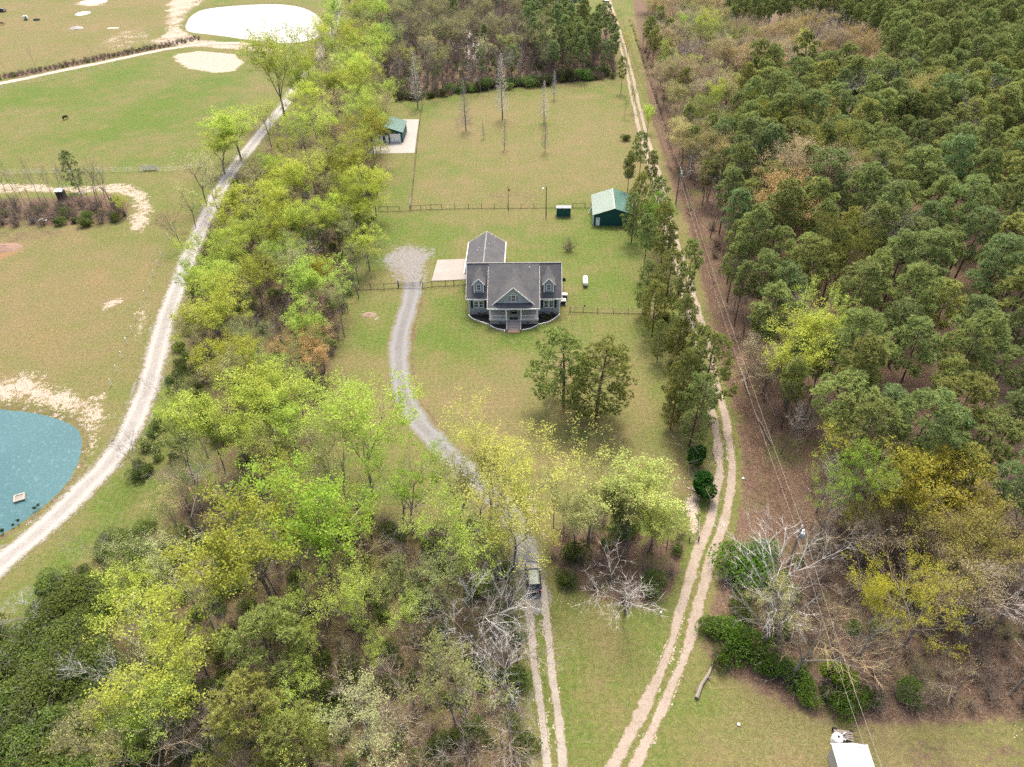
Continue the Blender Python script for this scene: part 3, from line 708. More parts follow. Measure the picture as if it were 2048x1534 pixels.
# ------------------------------------------------------------------ metal sheds
def gable_shed(name, loc, rz, w, d, he, hr, mw, mr, mr2, label, cat, over=.25, lap=True):
    r = empty(name, loc, rz, label, cat)
    mb = MB(); mb.prism([(0, 0, -.05), (w, 0, -.05), (w, 0, he), (w / 2, 0, hr), (0, 0, he)], (0, d, 0)); mb.build('wall', mw, r)
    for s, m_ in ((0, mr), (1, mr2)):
        e = -over if s == 0 else w + over; sl = (hr - he) / (w / 2); ez = he - over * sl + .08
        pts = [(e, -over, ez), (w / 2, -over, hr + .08), (w / 2, d + over, hr + .08), (e, d + over, ez)]
        rb = MB(); rb.prism(pts if s == 0 else pts[::-1], (0, 0, -.07))
        n = int((d + 2 * over) / .6)
        for k in range(n + 1):
            y = -over + (d + 2 * over) * k / n
            rb.prism([(e, y - .025, ez), (e, y + .025, ez), (w / 2, y + .025, hr + .08), (w / 2, y - .025, hr + .08)] if s == 0 else [(w / 2, y - .025, hr + .08), (w / 2, y + .025, hr + .08), (e, y + .025, ez), (e, y - .025, ez)], (0, 0, .04))
        rb.build('roof', m_, r)
    MB().box(w / 2 - .16, w / 2 + .16, -over - .01, d + over + .01, hr + .07, hr + .14).build('ridge_cap', mr, r)
    return r
a = P(1186, 451); b = P(1268, 451.5); rz = math.atan2(b[1] - a[1], b[0] - a[0])
SW = float(np.hypot(*(b - a)[:2])); 
sh = gable_shed('green_shed', (a[0], a[1], 0), rz, SW, 11.0, 2.75, 4.35, M_gsiding, M_groof_glare, M_groof, 'dark green metal workshop with green roof under the lane pines', 'shed')
for c0 in (0, SW - .12): MB().box(c0, c0 + .12, -.03, -.002, 0, 2.7).build('corner_trim', mat('pale_green_trim', (.45, .55, .50), .5), sh)
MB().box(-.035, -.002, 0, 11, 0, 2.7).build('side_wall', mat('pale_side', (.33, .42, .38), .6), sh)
d = MB().box(.62, 1.52, -.06, -.003, .02, 2.05).build('door', M_white, sh); MB().box(.92, 1.2, -.075, -.06, 1.55, 1.85).build('pane', M_glass, d); MB().box(1.38, 1.44, -.1, -.06, 1.0, 1.06).build('handle', M_black, d)
MB().tube([(-.9, 6.4, .1), (-.12, 6.7, 1.9)], .12, 6, True).build('downpipe', M_white, sh)
a = P(1113, 434); b = P(1141, 434); rz = math.atan2(b[1] - a[1], b[0] - a[0]); w = float(np.hypot(*(b - a)[:2]))
r = empty('small_shed', (a[0], a[1], 0), rz, 'small dark green pump shed with grey lean-to roof by the back fence', 'shed')
mb = MB(); mb.prism([(0, 0, .1), (0, 0, 2.25), (0, 2.0, 1.95), (0, 2.0, .1)], (w, 0, 0)); mb.build('wall', M_gsiding, r)
MB().prism([(-.12, -.2, 2.30), (w + .12, -.2, 2.30), (w + .12, 2.2, 1.96), (-.12, 2.2, 1.96)], (0, 0, .08)).build('roof', mat('grey_roofing', (.22, .225, .24), .8), r)
MB().box(0, w, 0, 2, -.02, .1).build('base', M_steel, r)
MB().box(w * .3, w * .7, -.04, -.003, .2, 2.05).build('door', M_gsiding, r)
# two-door garage behind the tree belt
a = P(743, 285.5); b = P(806, 284.6); rz = math.atan2(b[1] - a[1], b[0] - a[0]); w = float(np.hypot(*(b - a)[:2]))
ga = gable_shed('garage', (a[0], a[1], .06), rz, w, 9.5, 3.0, 4.6, M_gsiding, M_groof, M_groof, 'green metal garage with two white roll doors on a concrete pad', 'garage', .3)
for x0, x1 in ((.45, 3.6), (w - 3.75, w - .55)):
    g_ = MB(); g_.box(x0, x1, -.07, -.003, .02, 2.55)
    for k in range(1, 6): g_.box(x0, x1, -.085, -.07, .43 * k - .015, .43 * k + .015)
    g_.build('roll_door', M_white, ga)
MB().box(w * .46, w * .46 + .95, -.06, -.003, .02, 2.1).build('door', M_white, ga)
slab_poly('concrete_pad', G2([(838, 239), (829, 306), (735, 308), (738, 239)]), -.05, .055, concrete_mat('garage_pad', (.31, .29, .27), (.265, .248, .23)))
# pale shed at the bottom right with clutter behind it
BL, TL, TR = P(1662, 1534, 2.6), P(1655, 1500, 2.6), P(1735, 1496, 2.7)
r = empty('storage_shed', (35.2, 33.5, 0), math.radians(-4), 'small off white metal storage shed on the dry grass', 'shed')
def sl(px, py, z):
    p = P(px, py, z); x, y = p[0] - 35.2, p[1] - 33.5; c, s = math.cos(math.radians(4)), math.sin(math.radians(4))
    return np.array([x * c - y * s, x * s + y * c, z])
q0, q1, q2 = sl(1664, 1486, 2.55), sl(1705, 1486, 2.85), sl(1735, 1495, 2.55)
M_offwhite = mat('off_white_metal', (.37, .37, .375), .5, .06, 1.2)
x0, x1, x2 = q0[0], q1[0], q2[0]; yb = q1[1]
mb = MB(); mb.prism([(x0 + .1, yb - .1, 0), (x2 - .1, yb - .1, 0), (x2 - .1, yb - .1, 2.5), (x1, yb - .1, 2.75), (x0 + .1, yb - .1, 2.5)], (0, -4.6, 0)); mb.build('wall', M_offwhite, r)
mb = MB(); mb.prism([(x0 - .1, yb, 2.5), (x1, yb, 2.85), (x1, yb - 4.8, 2.85), (x0 - .1, yb - 4.8, 2.5)], (0, 0, .05))
for k in range(9): y = yb - .3 - k * .53; mb.prism([(x0 - .1, y, 2.55), (x1, y, 2.90), (x1, y - .05, 2.90), (x0 - .1, y - .05, 2.55)], (0, 0, .03))
mb.build('roof', M_offwhite, r)
mb = MB(); mb.prism([(x1, yb, 2.85), (x2 + .1, yb, 2.5), (x2 + .1, yb - 4.8, 2.5), (x1, yb - 4.8, 2.85)], (0, 0, .05))
for k in range(9): y = yb - .3 - k * .53; mb.prism([(x1, y, 2.90), (x2 + .1, y, 2.55), (x2 + .1, y - .05, 2.55), (x1, y - .05, 2.90)], (0, 0, .03))
mb.build('roof', M_offwhite, r)
mb = MB(); mb.box(x0 - .14, x2 + .14, yb - .01, yb + .04, 2.44, 2.54); mb.build('roof_trim', M_white, r)
def at(px, py, z=0): p = P(px, py, z); return (p[0], p[1], z)
r = empty('water_tank', at(1671, 1484), 0, 'round white plastic tank standing behind the off white shed', 'tank')
MB().lathe([(.02, 0), (.55, .0), (.56, .1), (.56, .95), (.5, 1.1), (.25, 1.2), (.02, 1.22)], 16).build('tank_body', M_white, r, True)
MB().lathe([(.14, 1.2), (.14, 1.28), (.01, 1.29)], 10).build('cap', M_dark, r)
r = empty('chair', at(1688, 1478), .5, 'white plastic garden chair among the junk behind the off white shed', 'chair')
MB().box(-.25, .25, -.25, .25, .40, .44).build('seat', M_white, r); MB().box(-.25, .25, .22, .27, .44, .88).build('backrest', M_white, r)
for sx in (-.23, .23):
    for sy in (-.23, .23): MB().box(sx - .02, sx + .02, sy - .02, sy + .02, 0, .4).build('leg', M_white, r)
r = empty('junk_trailer', at(1685, 1473), -.2, 'low rusty trailer frame loaded with boards behind the off white shed', 'trailer')
MB().box(-.95, .95, -.5, .5, .35, .42).build('bed', M_greywood, r)
for sx in (-.8, .8):
    w_ = MB().lathe([(.02, -.08), (.26, -.08), (.28, 0), (.26, .08), (.02, .08)], 12).build('wheel', M_dark, r); w_.rotation_euler = (math.pi / 2, 0, 0); w_.location = (sx, .55, .28)
for k in range(5):
    o = MB().box(-.9, .9, -.07, .07, 0, .04).build('board', M_greywood, r); o.location = (0, -.35 + k * .17, .43 + .05 * (k % 2)); o.rotation_euler = (0, 0, .1 * (k - 2))
MB().tube([(.95, 0, .4), (1.6, 0, .4)], .04, 5, True).build('drawbar', M_black, r)
# far cabin at the top of the lane
a = P(1105, 6.5); b = P(1154, 5.5)
w = b[0] - a[0]
r = empty('far_cabin', (a[0], a[1], 0), 0, 'low cabin with pale grey metal roof at the far end of the lane', 'cabin')
MB().box(0, w, 0, 9, -.1, 2.5).build('wall', mat('cabin_wall', (.20, .19, .18), .8), r)
for pts in ([(-.4, -.6, 2.35), (w + .4, -.6, 2.35), (w + .4, 4.5, 3.9), (-.4, 4.5, 3.9)], [(w + .4, 9.6, 2.35), (-.4, 9.6, 2.35), (-.4, 4.5, 3.9), (w + .4, 4.5, 3.9)]):
    MB().prism(pts, (0, 0, .08)).build('roof', mat('pale_metal_roof', (.50, .54, .58), .4, .06), r)
for x in (w * .25, w * .55): MB().box(x, x + .9, -.05, -.003, .9, 2.0).build('window', M_glass, r)
MB().box(w * .75, w * .75 + .9, -.05, -.003, 0, 2.0).build('door', M_white, r)
# ------------------------------------------------------------------ trees: one of each growth form, then copies
def leaf_mat(name, trans=.35, nscale=.55, lo=.62, hi=1.28, tipmix=None):
    t = NT(name)
    oi = t.n('ShaderNodeObjectInfo'); at = t.n('ShaderNodeAttribute', attribute_name='rnd'); v = t.obj()
    n = t.noise(nscale, 2, .5, v)
    f = t.math('ADD', t.math('MULTIPLY', at.outputs['Fac'], .5), t.math('MULTIPLY', t.rng(n, .3, .7), .5)); f = t.math('ADD', f, t.math('MULTIPLY', t.math('SUBTRACT', oi.outputs['Random'], .5), .3))
    c = t.scale(oi.outputs['Color'], t.rng(f, 0, 1, lo, hi))
    hs = t.n('ShaderNodeHueSaturation'); hs.inputs['Saturation'].default_value = 1.0
    t.l(t.math('ADD', t.rng(at.outputs['Fac'], 0, 1, .488, .512), t.rng(oi.outputs['Random'], 0, 1, -.012, .012)), hs.inputs['Hue']); t.l(c, hs.inputs['Color']); c = hs.outputs[0]
    a = t.n('ShaderNodeBsdfDiffuse'); b = t.n('ShaderNodeBsdfTranslucent'); m = t.n('ShaderNodeMixShader'); m.inputs[0].default_value = trans
    t.l(c, a.inputs[0]); t.l(c, b.inputs[0]); t.l(a.outputs[0], m.inputs[1]); t.l(b.outputs[0], m.inputs[2]); t.l(m.outputs[0], t.out.inputs[0])
    return t.mat
def bark_mat(name, c1, c2, own=False):
    t = NT(name); v = t.obj(); n = t.noise(1.2, 4, .65, v); n2 = t.noise(9, 2, .6, v)
    c = t.mix(t.rng(n, .35, .65), c1, c2)
    if own: c = t.mix(.999, c, t.n('ShaderNodeObjectInfo').outputs['Color'])
    c = t.scale(c, t.rng(n2, .3, .7, .75, 1.25)); d = t.n('ShaderNodeBsdfDiffuse'); t.l(c, d.inputs[0]); t.l(d.outputs[0], t.out.inputs[0]); return t.mat
M_leaf = leaf_mat('spring_leaf', .5, .55, .5, 1.45); M_needle = leaf_mat('pine_needle', .40, .5, .6, 1.4); M_shrubleaf = leaf_mat('shrub_leaf', .48, .8, .45, 1.5)
M_bark = bark_mat('grey_bark', (.15, .135, .12), (.24, .22, .20)); M_pinebark = bark_mat('pine_bark', (.10, .075, .06), (.16, .12, .095))
M_twig = bark_mat('twig_bark', (.30, .275, .24), (.36, .33, .28)); M_baretwig = bark_mat('bare_twig', (.3, .3, .3), (.3, .3, .3), True)

class Tree:
    def __init__(s, seed): s.R = random.Random(seed); s.wood = MB(); s.twig = MB(); s.lv = []; s.lf = []; s.lr = []
    def leaf(s, p, size, nrm_up=.6):
        R = s.R; n = Vector((R.gauss(0, 1), R.gauss(0, 1), R.gauss(0, 1) + nrm_up * 2)).normalized()
        a = n.orthogonal().normalized(); b = n.cross(a); t = R.uniform(0, 6.28)
        u = (a * math.cos(t) + b * math.sin(t)) * size * .5; w = (b * math.cos(t) - a * math.sin(t)) * size * .36
        k = len(s.lv); q = Vector(p); bend = n * size * .12
        s.lv += [tuple(q - u), tuple(q + w + bend), tuple(q + u), tuple(q - w + bend)]; s.lf.append((k, k + 1, k + 2, k + 3)); r = R.random(); s.lr += [r] * 4
    def cluster(s, p, n, rad, size):
        R = s.R
        for _ in range(n):
            o = Vector((R.gauss(0, 1), R.gauss(0, 1), R.gauss(0, .7))) * rad * .55
            s.leaf(Vector(p) + o, size * R.uniform(.65, 1.3))
    def tuft(s, p, d, n, ln, wd):
        R = s.R; p = Vector(p); d = Vector(d).normalized(); a = d.orthogonal().normalized(); b = d.cross(a); r = R.random()
        for k in range(n):
            t = R.uniform(0, 6.28); sp = R.uniform(.25, 1.25)
            q = (d * math.cos(sp) + (a * math.cos(t) + b * math.sin(t)) * math.sin(sp)) * ln * R.uniform(.7, 1.15)
            w = q.cross(Vector((R.gauss(0, 1), R.gauss(0, 1), R.gauss(0, 1)))).normalized() * wd
            i = len(s.lv); s.lv += [tuple(p - w), tuple(p + w), tuple(p + q)]; s.lf.append((i, i + 1, i + 2)); rr = min(1, max(0, r + R.uniform(-.2, .2))); s.lr += [rr] * 3
    def crown_mesh(s, name, leafm, twigm, keep=1.0):
        me = bpy.data.meshes.new(name); o = len(s.lv)
        me.from_pydata(s.lv + s.twig.v, [], s.lf + [tuple(i + o for i in f) for f in s.twig.f])
        me.materials.append(leafm); me.materials.append(twigm)
        me.polygons.foreach_set('material_index', [0] * len(s.lf) + [1] * len(s.twig.f))
        at = me.attributes.new('rnd', 'FLOAT', 'POINT'); at.data.foreach_set('value', s.lr + [.5] * len(s.twig.v))
        return me
def wander(R, p, d, ln, n, w, up=0.0):
    pts = [p.copy()]; d = d.copy()
    for _ in range(n):
        d = (d + Vector((R.gauss(0, w), R.gauss(0, w), R.gauss(0, w) + up))).normalized(); p = p + d * (ln / n); pts.append(p.copy())
    return pts, d
def decid(seed, Ht=16, first=.26, spread=.55, levels=5, leaves=9, lsize=.27, ratio=.74, trunkr=.22, fork=(4, 3, 3, 3, 3), up=.06, cl=.62, side=True, wob=.10, leafy_from=4):
    T = Tree(seed); R = T.R
    def grow(p, d, ln, r, lv):
        ns = (4, 3, 3, 2, 2, 2, 2)[lv]; pts, d2 = wander(R, p, d, ln, ns, wob * (1 if lv else .35), up if lv else 0)
        r1 = r * (.72 if lv < levels else .35)
        mb = T.wood if lv <= 2 else T.twig
        mb.tube(pts, [r + (r1 - r) * k / ns for k in range(ns + 1)], (7, 6, 5, 3, 3, 3, 3)[lv])
        if lv >= leafy_from and leaves:
            for q in (pts[-1], pts[len(pts) // 2]): T.cluster(q, max(1, int(leaves * R.uniform(.5, 1.4))), cl, lsize)
        if lv >= levels: return
        nf = fork[min(lv, len(fork) - 1)]; nf = max(2, nf - (1 if R.random() < .3 else 0)); a0 = R.uniform(0, 6.28)
        a = d2.orthogonal().normalized(); b = d2.cross(a)
        for k in range(nf):
            t = a0 + 6.28 * k / nf + R.uniform(-.5, .5); sp = spread * R.uniform(.55, 1.35)
            if k == 0 and lv < 3: sp *= .45
            nd = d2 * math.cos(sp) + (a * math.cos(t) + b * math.sin(t)) * math.sin(sp)
            grow(pts[-1], nd, ln * ratio * R.uniform(.75, 1.2) * (1.1 if lv == 0 else 1), r1 * R.uniform(.55, .8), lv + 1)
        if not leaves and lv >= 3:
            for _ in range(4):
                q = pts[R.randint(1, len(pts) - 1)]; e = (d2 + Vector((R.gauss(0, .6), R.gauss(0, .6), R.gauss(.15, .45)))).normalized() * R.uniform(.5, 1.3); T.twig.tube([q, q + e * .5 + Vector((0, 0, R.gauss(0, .05))), q + e], [.011, .008, .004], 3)
        if side and 1 <= lv <= 3:
            for _ in range(2 if lv < 3 else 1):
                q = pts[R.randint(1, len(pts) - 1)]; t = R.uniform(0, 6.28); sp = R.uniform(.6, 1.1)
                nd = d2 * math.cos(sp) + (a * math.cos(t) + b * math.sin(t)) * math.sin(sp)
                grow(q, nd, ln * ratio * .7, r1 * .4, min(lv + 2, levels))
    grow(Vector((0, 0, -.2)), Vector((R.gauss(0, .04), R.gauss(0, .04), 1)).normalized(), Ht * first, trunkr, 0)
    return T
def pine(seed, Ht=19, base=.42, R0=3.1, nb=34, per=44, ln=.50, wd=.066, ntri=10, trunkr=.2, flat=.40, ballr=.80, fmin=.25, tipk=.8):
    T = Tree(seed); R = T.R
    pts, _ = wander(R, Vector((0, 0, -.2)), Vector((R.gauss(0, .015), R.gauss(0, .015), 1)).normalized(), Ht * .985, 9, .018)
    T.wood.tube(pts, [trunkr * (1 - .88 * (k / 9) ** 1.2) for k in range(10)], 7)
    def at(h):
        f = max(0, min(8.999, h / Ht * 9)); i = int(f); return pts[i].lerp(pts[i + 1], f - i)
    ga = 2.39996
    lump = [R.uniform(.72, 1.18) for _ in range(7)]
    for k in range(nb):
        t = (k + R.uniform(0, .8)) / nb                     # 0 crown base .. 1 top
        h = Ht * (base + (1 - base) * t * .97); az = k * ga + R.uniform(-.4, .4)
        prof = (min(1, (t + .12) / .4)) ** .7 * math.sqrt(max(0.03, 1 - (max(0, t - flat) / (1 - flat)) ** 2)) if True else 1
        r = R0 * prof * R.uniform(.6, 1.12) * lump[int((az % 6.283) / 6.284 * 7)]
        up = -.12 + .75 * t ** 1.6 + R.uniform(-.12, .12)
        d = Vector((math.cos(az), math.sin(az), up)).normalized(); p0 = at(h - .3)
        bp, d2 = wander(R, p0, d, r, 3, .10, .06)
        T.twig.tube(bp, [.05, .035, .022, .012], 3)
        np_ = max(5, int(per * (.5 + .5 * r / R0)))
        for j in range(np_):
            f = 1 - abs(R.gauss(0, .15 if fmin > .2 else .36)); f = max(fmin, min(1, f))
            q = bp[0].lerp(bp[3], f) if f < .3 else bp[min(2, int(f * 3))].lerp(bp[min(3, int(f * 3) + 1)], f * 3 - min(2, int(f * 3)))
            if R.random() < tipk: q = bp[2].lerp(bp[3], .8)
            o = Vector((R.gauss(0, 1), R.gauss(0, 1), R.gauss(.35, .8))).normalized() * ballr * R.uniform(.55, 1.0)
            T.tuft(q + o, d2 * .25 + o.normalized() * .9 + Vector((0, 0, .45)), ntri, ln * R.uniform(.8, 1.15), wd)
    return T
def conical(seed, Ht=11, tw=150):
    T = Tree(seed); R = T.R
    pts, _ = wander(R, Vector((0, 0, -.2)), Vector((0, 0, 1)), Ht, 8, .012)
    T.wood.tube(pts, [.13 * (1 - .9 * k / 8) for k in range(9)], 6)
    for k in range(tw):
        t = .10 + .88 * k / tw; az = k * 2.4 + R.uniform(-.4, .4); L_ = (1 - t) ** .75 * 1.75 * R.uniform(.6, 1.1) + .12
        d = Vector((math.cos(az), math.sin(az), .35)); bp, d2 = wander(R, Vector((0, 0, t * Ht)), d.normalized(), L_, 2, .08, .06)
        T.twig.tube(bp, [.034, .022, .012], 3)
        for _ in range(4):
            q = bp[1].lerp(bp[2], R.random()); dd = (d2 + Vector((R.gauss(0, .6), R.gauss(0, .6), R.gauss(.2, .4)))).normalized(); T.twig.tube([q, q + dd * L_ * .4], [.017, .009], 3)
    return T
def bush(seed, r=1.6, h=2.0, n=900, size=.2, stems=16, bare=0, up=.5):
    T = Tree(seed); R = T.R; lob = [(R.uniform(0, 6.28), R.uniform(.15, .65) * r, R.uniform(.5, 1.0) * h, R.uniform(.4, .7) * r) for _ in range(7)]
    for k in range(stems):
        az = R.uniform(0, 6.28); q = Vector((math.cos(az) * r * .15, math.sin(az) * r * .15, -.1)); d = Vector((math.cos(az) * R.uniform(.1, .9), math.sin(az) * R.uniform(.1, .9), 1)).normalized()
        bp, d2 = wander(R, q, d, h * R.uniform(.8, 1.15), 3, .18); T.wood.tube(bp, [.035, .028, .02, .008], 3)
        for _ in range(3 + bare):
            q = bp[R.randint(1, 3)]; dd = (d2 + Vector((R.gauss(0, .7), R.gauss(0, .7), R.gauss(.1, .5)))).normalized()
            p2, _ = wander(R, q, dd, h * R.uniform(.25, .55), 2, .2); T.twig.tube(p2, [.014, .01, .005], 3)
            for _ in range(2 if bare else 0):
                e = p2[1] + (dd + Vector((R.gauss(0, .8), R.gauss(0, .8), R.gauss(.1, .5)))).normalized() * h * .22; T.twig.tube([p2[1], e], [.007, .004], 3)
    for k in range(n):
        az, rr, z, lr = R.choice(lob); v = Vector((R.gauss(0, 1), R.gauss(0, 1), R.gauss(0, 1))).normalized(); f = R.uniform(.55, 1.0) ** .5
        p = Vector((math.cos(az) * rr, math.sin(az) * rr, z * .62)) + Vector((v.x * lr, v.y * lr, v.z * lr * .75)) * f
        if p.z > .05: T.leaf(p, size * R.uniform(.6, 1.3), up)
    return T
PROTO = {}
def proto(key, T, leafm, twigm, barkm, twigname='crown'):
    zs = [v[2] for v in T.lv] + [v[2] for v in T.twig.v] + [v[2] for v in T.wood.v]
    xs = sorted(math.hypot(v[0], v[1]) for v in (T.lv or T.twig.v))
    top = sorted(zs)[int(len(zs) * .998)]; rad = xs[int(len(xs) * .93)]
    PROTO[key] = dict(trunk=T.wood.mesh('trunk', barkm, True), crown=T.crown_mesh(twigname, leafm, twigm), h=top, r=rad, part=twigname)
for i in range(4): proto('broad%d' % i, decid(100 + i, 15, .27, .58, 5, 11, .21, cl=.46), M_leaf, M_twig, M_bark)
for i in range(3): proto('tall%d' % i, decid(200 + i, 20, .34, .44, 5, 11, .21, .70, .24, up=.10, cl=.46), M_leaf, M_twig, M_bark)
for i in range(3): proto('thin%d' % i, decid(300 + i, 17, .34, .48, 5, 5, .20, .70, .18, up=.08, cl=.42), M_leaf, M_twig, M_bark)
proto('yellow0', decid(400, 20, .30, .55, 5, 15, .20, .76, .32, up=.05, cl=.55), M_leaf, M_twig, M_bark)
for i in range(3): proto('bud%d' % i, decid(500 + i, 15, .27, .56, 5, 13, .18, .74, .2, cl=.6), M_leaf, M_twig, M_bark)
for i in range(4): proto('bare%d' % i, decid(600 + i, 15, .28, .55, 5, 0, .2, .76, .2, fork=(4, 3, 3, 3, 4), up=.04, wob=.14), M_baretwig, M_baretwig, M_bark, 'branches')
for i in range(2): proto('slim%d' % i, decid(700 + i, 12, .45, .30, 4, 0, .2, .66, .10, fork=(3, 3, 3, 4), up=.12), M_baretwig, M_baretwig, M_bark, 'branches')
for i in range(6): proto('pine%d' % i, pine(800 + i, 19 + i % 3, .42 + .05 * (i % 3), 3.3 + .3 * (i % 2)), M_needle, M_pinebark, M_pinebark)
for i in range(3): proto('openpine%d' % i, pine(850 + i, 15, .18, 4.3, 60, 30, .46, .056, 10, .22, .35, .66, .26, .5), M_needle, M_pinebark, M_pinebark)
for i in range(2): proto('cypress%d' % i, conical(900 + i), M_baretwig, M_baretwig, M_bark, 'branches')
for i in range(4): proto('shrub%d' % i, bush(1000 + i, 1.7, 2.1, 1500, .2), M_shrubleaf, M_bark, M_bark)
for i in range(2): proto('finebush%d' % i, bush(1050 + i, 2.0, 2.6, 2600, .18, 12, 0, .5), M_shrubleaf, M_bark, M_bark)
for i in range(3): proto('thicket%d' % i, bush(1100 + i, 1.7, 2.4, 160, .13, 34, 3), M_shrubleaf, M_baretwig, M_bark)
for i in range(2): proto('holly%d' % i, bush(1150 + i, 1.7, 4.0, 3600, .24, 12, 0, .8), M_shrubleaf, M_twig, M_bark)
CO = dict(lime=(.45, .535, .105), lime2=(.38, .475, .10), yellow=(.47, .475, .125), olive=(.32, .345, .13), pale=(.42, .42, .20), bright=(.29, .43, .07),
          tan=(.37, .31, .195), orange=(.42, .30, .15), pink=(.34, .22, .165), grey=(.32, .285, .25), white=(.46, .44, .41), brown=(.225, .175, .14), dbrown=(.145, .115, .098),
          pine=(.255, .305, .108), pine2=(.295, .330, .108), pine3=(.215, .280, .115), olpine=(.26, .285, .085), green=(.10, .185, .035), dgreen=(.06, .125, .027), holly=(.032, .10, .02), bush=(.16, .21, .055), brush=(.18, .16, .075))
RG = random.Random(77)
def plant(key, x, y, h, col, label, cat, group=None, wide=1.0, name=None, rz=None, lean=0.0, jitter=.10, z=0.0):
    """one tree or shrub standing at (x, y): an Empty at its base over its trunk and its crown"""
    p = PROTO[key]; s = h / p['h']
    nm = name or {'pine tree': 'pine_tree', 'bare tree': 'bare_tree', 'leafy tree': 'leafy_tree', 'shrub': 'shrub', 'thicket': 'thicket', 'cypress': 'cypress_sapling'}.get(cat, 'tree')
    r = empty(nm, (x, y, z), RG.uniform(0, 6.28) if rz is None else rz, label, cat, group)
    r.scale = (s * wide, s * wide, s)
    if lean: r.rotation_euler = (lean * math.cos(RG.uniform(0, 6)), lean, r.rotation_euler[2])
    c = CO[col] if isinstance(col, str) else col; k = 1 + RG.uniform(-jitter, jitter); g = RG.uniform(-jitter, jitter) * .5
    c = (c[0] * (k + g), c[1] * k, c[2] * (k - g), 1)
    for nm_, me in (('stem' if cat in ('shrub', 'thicket') else 'trunk', p['trunk']), ('foliage' if cat in ('shrub', 'thicket') else p['part'], p['crown'])):
        o = bpy.data.objects.new(nm_, me); COL.objects.link(o); o.parent = r; o.color = c
    return r
def colour_word(c):
    if isinstance(c, str):
        w = dict(lime='lime', lime2='lime green', yellow='yellow', olive='olive', pale='pale green', bright='bright green', tan='tan', orange='orange', pink='pinkish', grey='grey', white='whitish', brown='brown', dbrown='dark brown', pine='mid green', pine2='yellowish green', pine3='bluish green', olpine='olive').get(c)
        if w: return w
        c = CO[c]
    return 'brownish' if c[0] > c[1] * 1.12 else ('olive' if c[0] > c[1] * .9 else 'green')
def spot(u, v, box):
    x0, y0, x1, y1 = box
    a = ('left', 'centre left', 'middle', 'centre right', 'right')[int(max(0, min(4, (u - x0) / (x1 - x0 + 1e-6) * 5)))]
    b = ('far', 'upper', 'middle', 'lower', 'near')[int(max(0, min(4, (v - y0) / (y1 - y0 + 1e-6) * 5)))]
    return b + ' row, ' + a
def top(key, px, py, h, *a, **k):
    q = P(px, py, h); return plant(key, q[0], q[1], h, *a, **k)
def foot(key, px, py, h, *a, **k):
    q = P(px, py, 0); return plant(key, q[0], q[1], h, *a, **k)
def scatter(poly, zc_, dist, n_max=4000, seed=1, avoid=()):
    """points at least dist apart inside an outline surveyed at height zc_"""
    w = np.array([P(a, b, zc_)[:2] for a, b in poly]); lo, hi = w.min(0), w.max(0); R = random.Random(seed)
    area = (hi - lo).prod(); tries = int(min(area / dist ** 2 * 9, 60000))
    xs = np.array([[R.uniform(lo[0], hi[0]), R.uniform(lo[1], hi[1])] for _ in range(tries)])
    ins = poly_sd(xs[:, 0], xs[:, 1], w) > 0
    for ln, dd in avoid: ins &= line_d(xs[:, 0], xs[:, 1], ln) > dd
    out = []; cell = {}
    for x, y in xs[ins]:
        i, j = int(x // dist), int(y // dist)
        if any((x - a) ** 2 + (y - b) ** 2 < dist * dist for di in (-1, 0, 1) for dj in (-1, 0, 1) for a, b in cell.get((i + di, j + dj), ())): continue
        cell.setdefault((i, j), []).append((x, y)); out.append((x, y))
        if len(out) >= n_max: break
    return out
ROADS = [(GRAVEL_ROAD, 3.2), (DRIVE, 3.0), (LANE_W, 2.6), (RUT_A, 2.0), (RUT_B, 2.0)]
# ------------------------------------------------------------------ trees placed one by one
def proj(x, y, z):
    v = np.array([x, y, z - H]); w = v @ FW; return 1024 + F * (v @ RT) / w, 767 - F * (v @ UP) / w
LT, BT, PT = 'leafy tree', 'bare tree', 'pine tree'
def base_h(bx, by, tx, ty):
    b = P(bx, by)
    lo, hi = 1, 45
    for _ in range(40):
        m = (lo + hi) / 2; v = np.array([b[0], b[1], m]) - np.array([0, 0, H]); w = v @ FW
        if 767 - F * (v @ UP) / w > ty: lo = m
        else: hi = m
    return b, lo
def bt(key, bx, by, ty, *a, **k):
    b, h = base_h(bx, by, 0, ty); return plant(key, b[0], b[1], h, *a, **k)
# pines standing in the lawn
bt('openpine0', 1127, 808, 662, (.235, .285, .085), 'left pine of the pair standing alone in the front lawn', PT, None, 1.4, rz=.4)
bt('openpine1', 1192, 832, 684, (.235, .285, .085), 'right pine of the pair standing alone in the front lawn', PT, None, 1.4, rz=2.0)
# hollies by the lane
foot('holly0', 1392, 930, 4.6, 'holly', 'darker of two round hollies beside the sandy lane, the one farther up', 'shrub', None, 1.0, name='holly')
foot('holly1', 1402, 985, 5.0, 'holly', 'glossy green holly beside the sandy lane, the nearer of two', 'shrub', None, 1.0, name='holly')
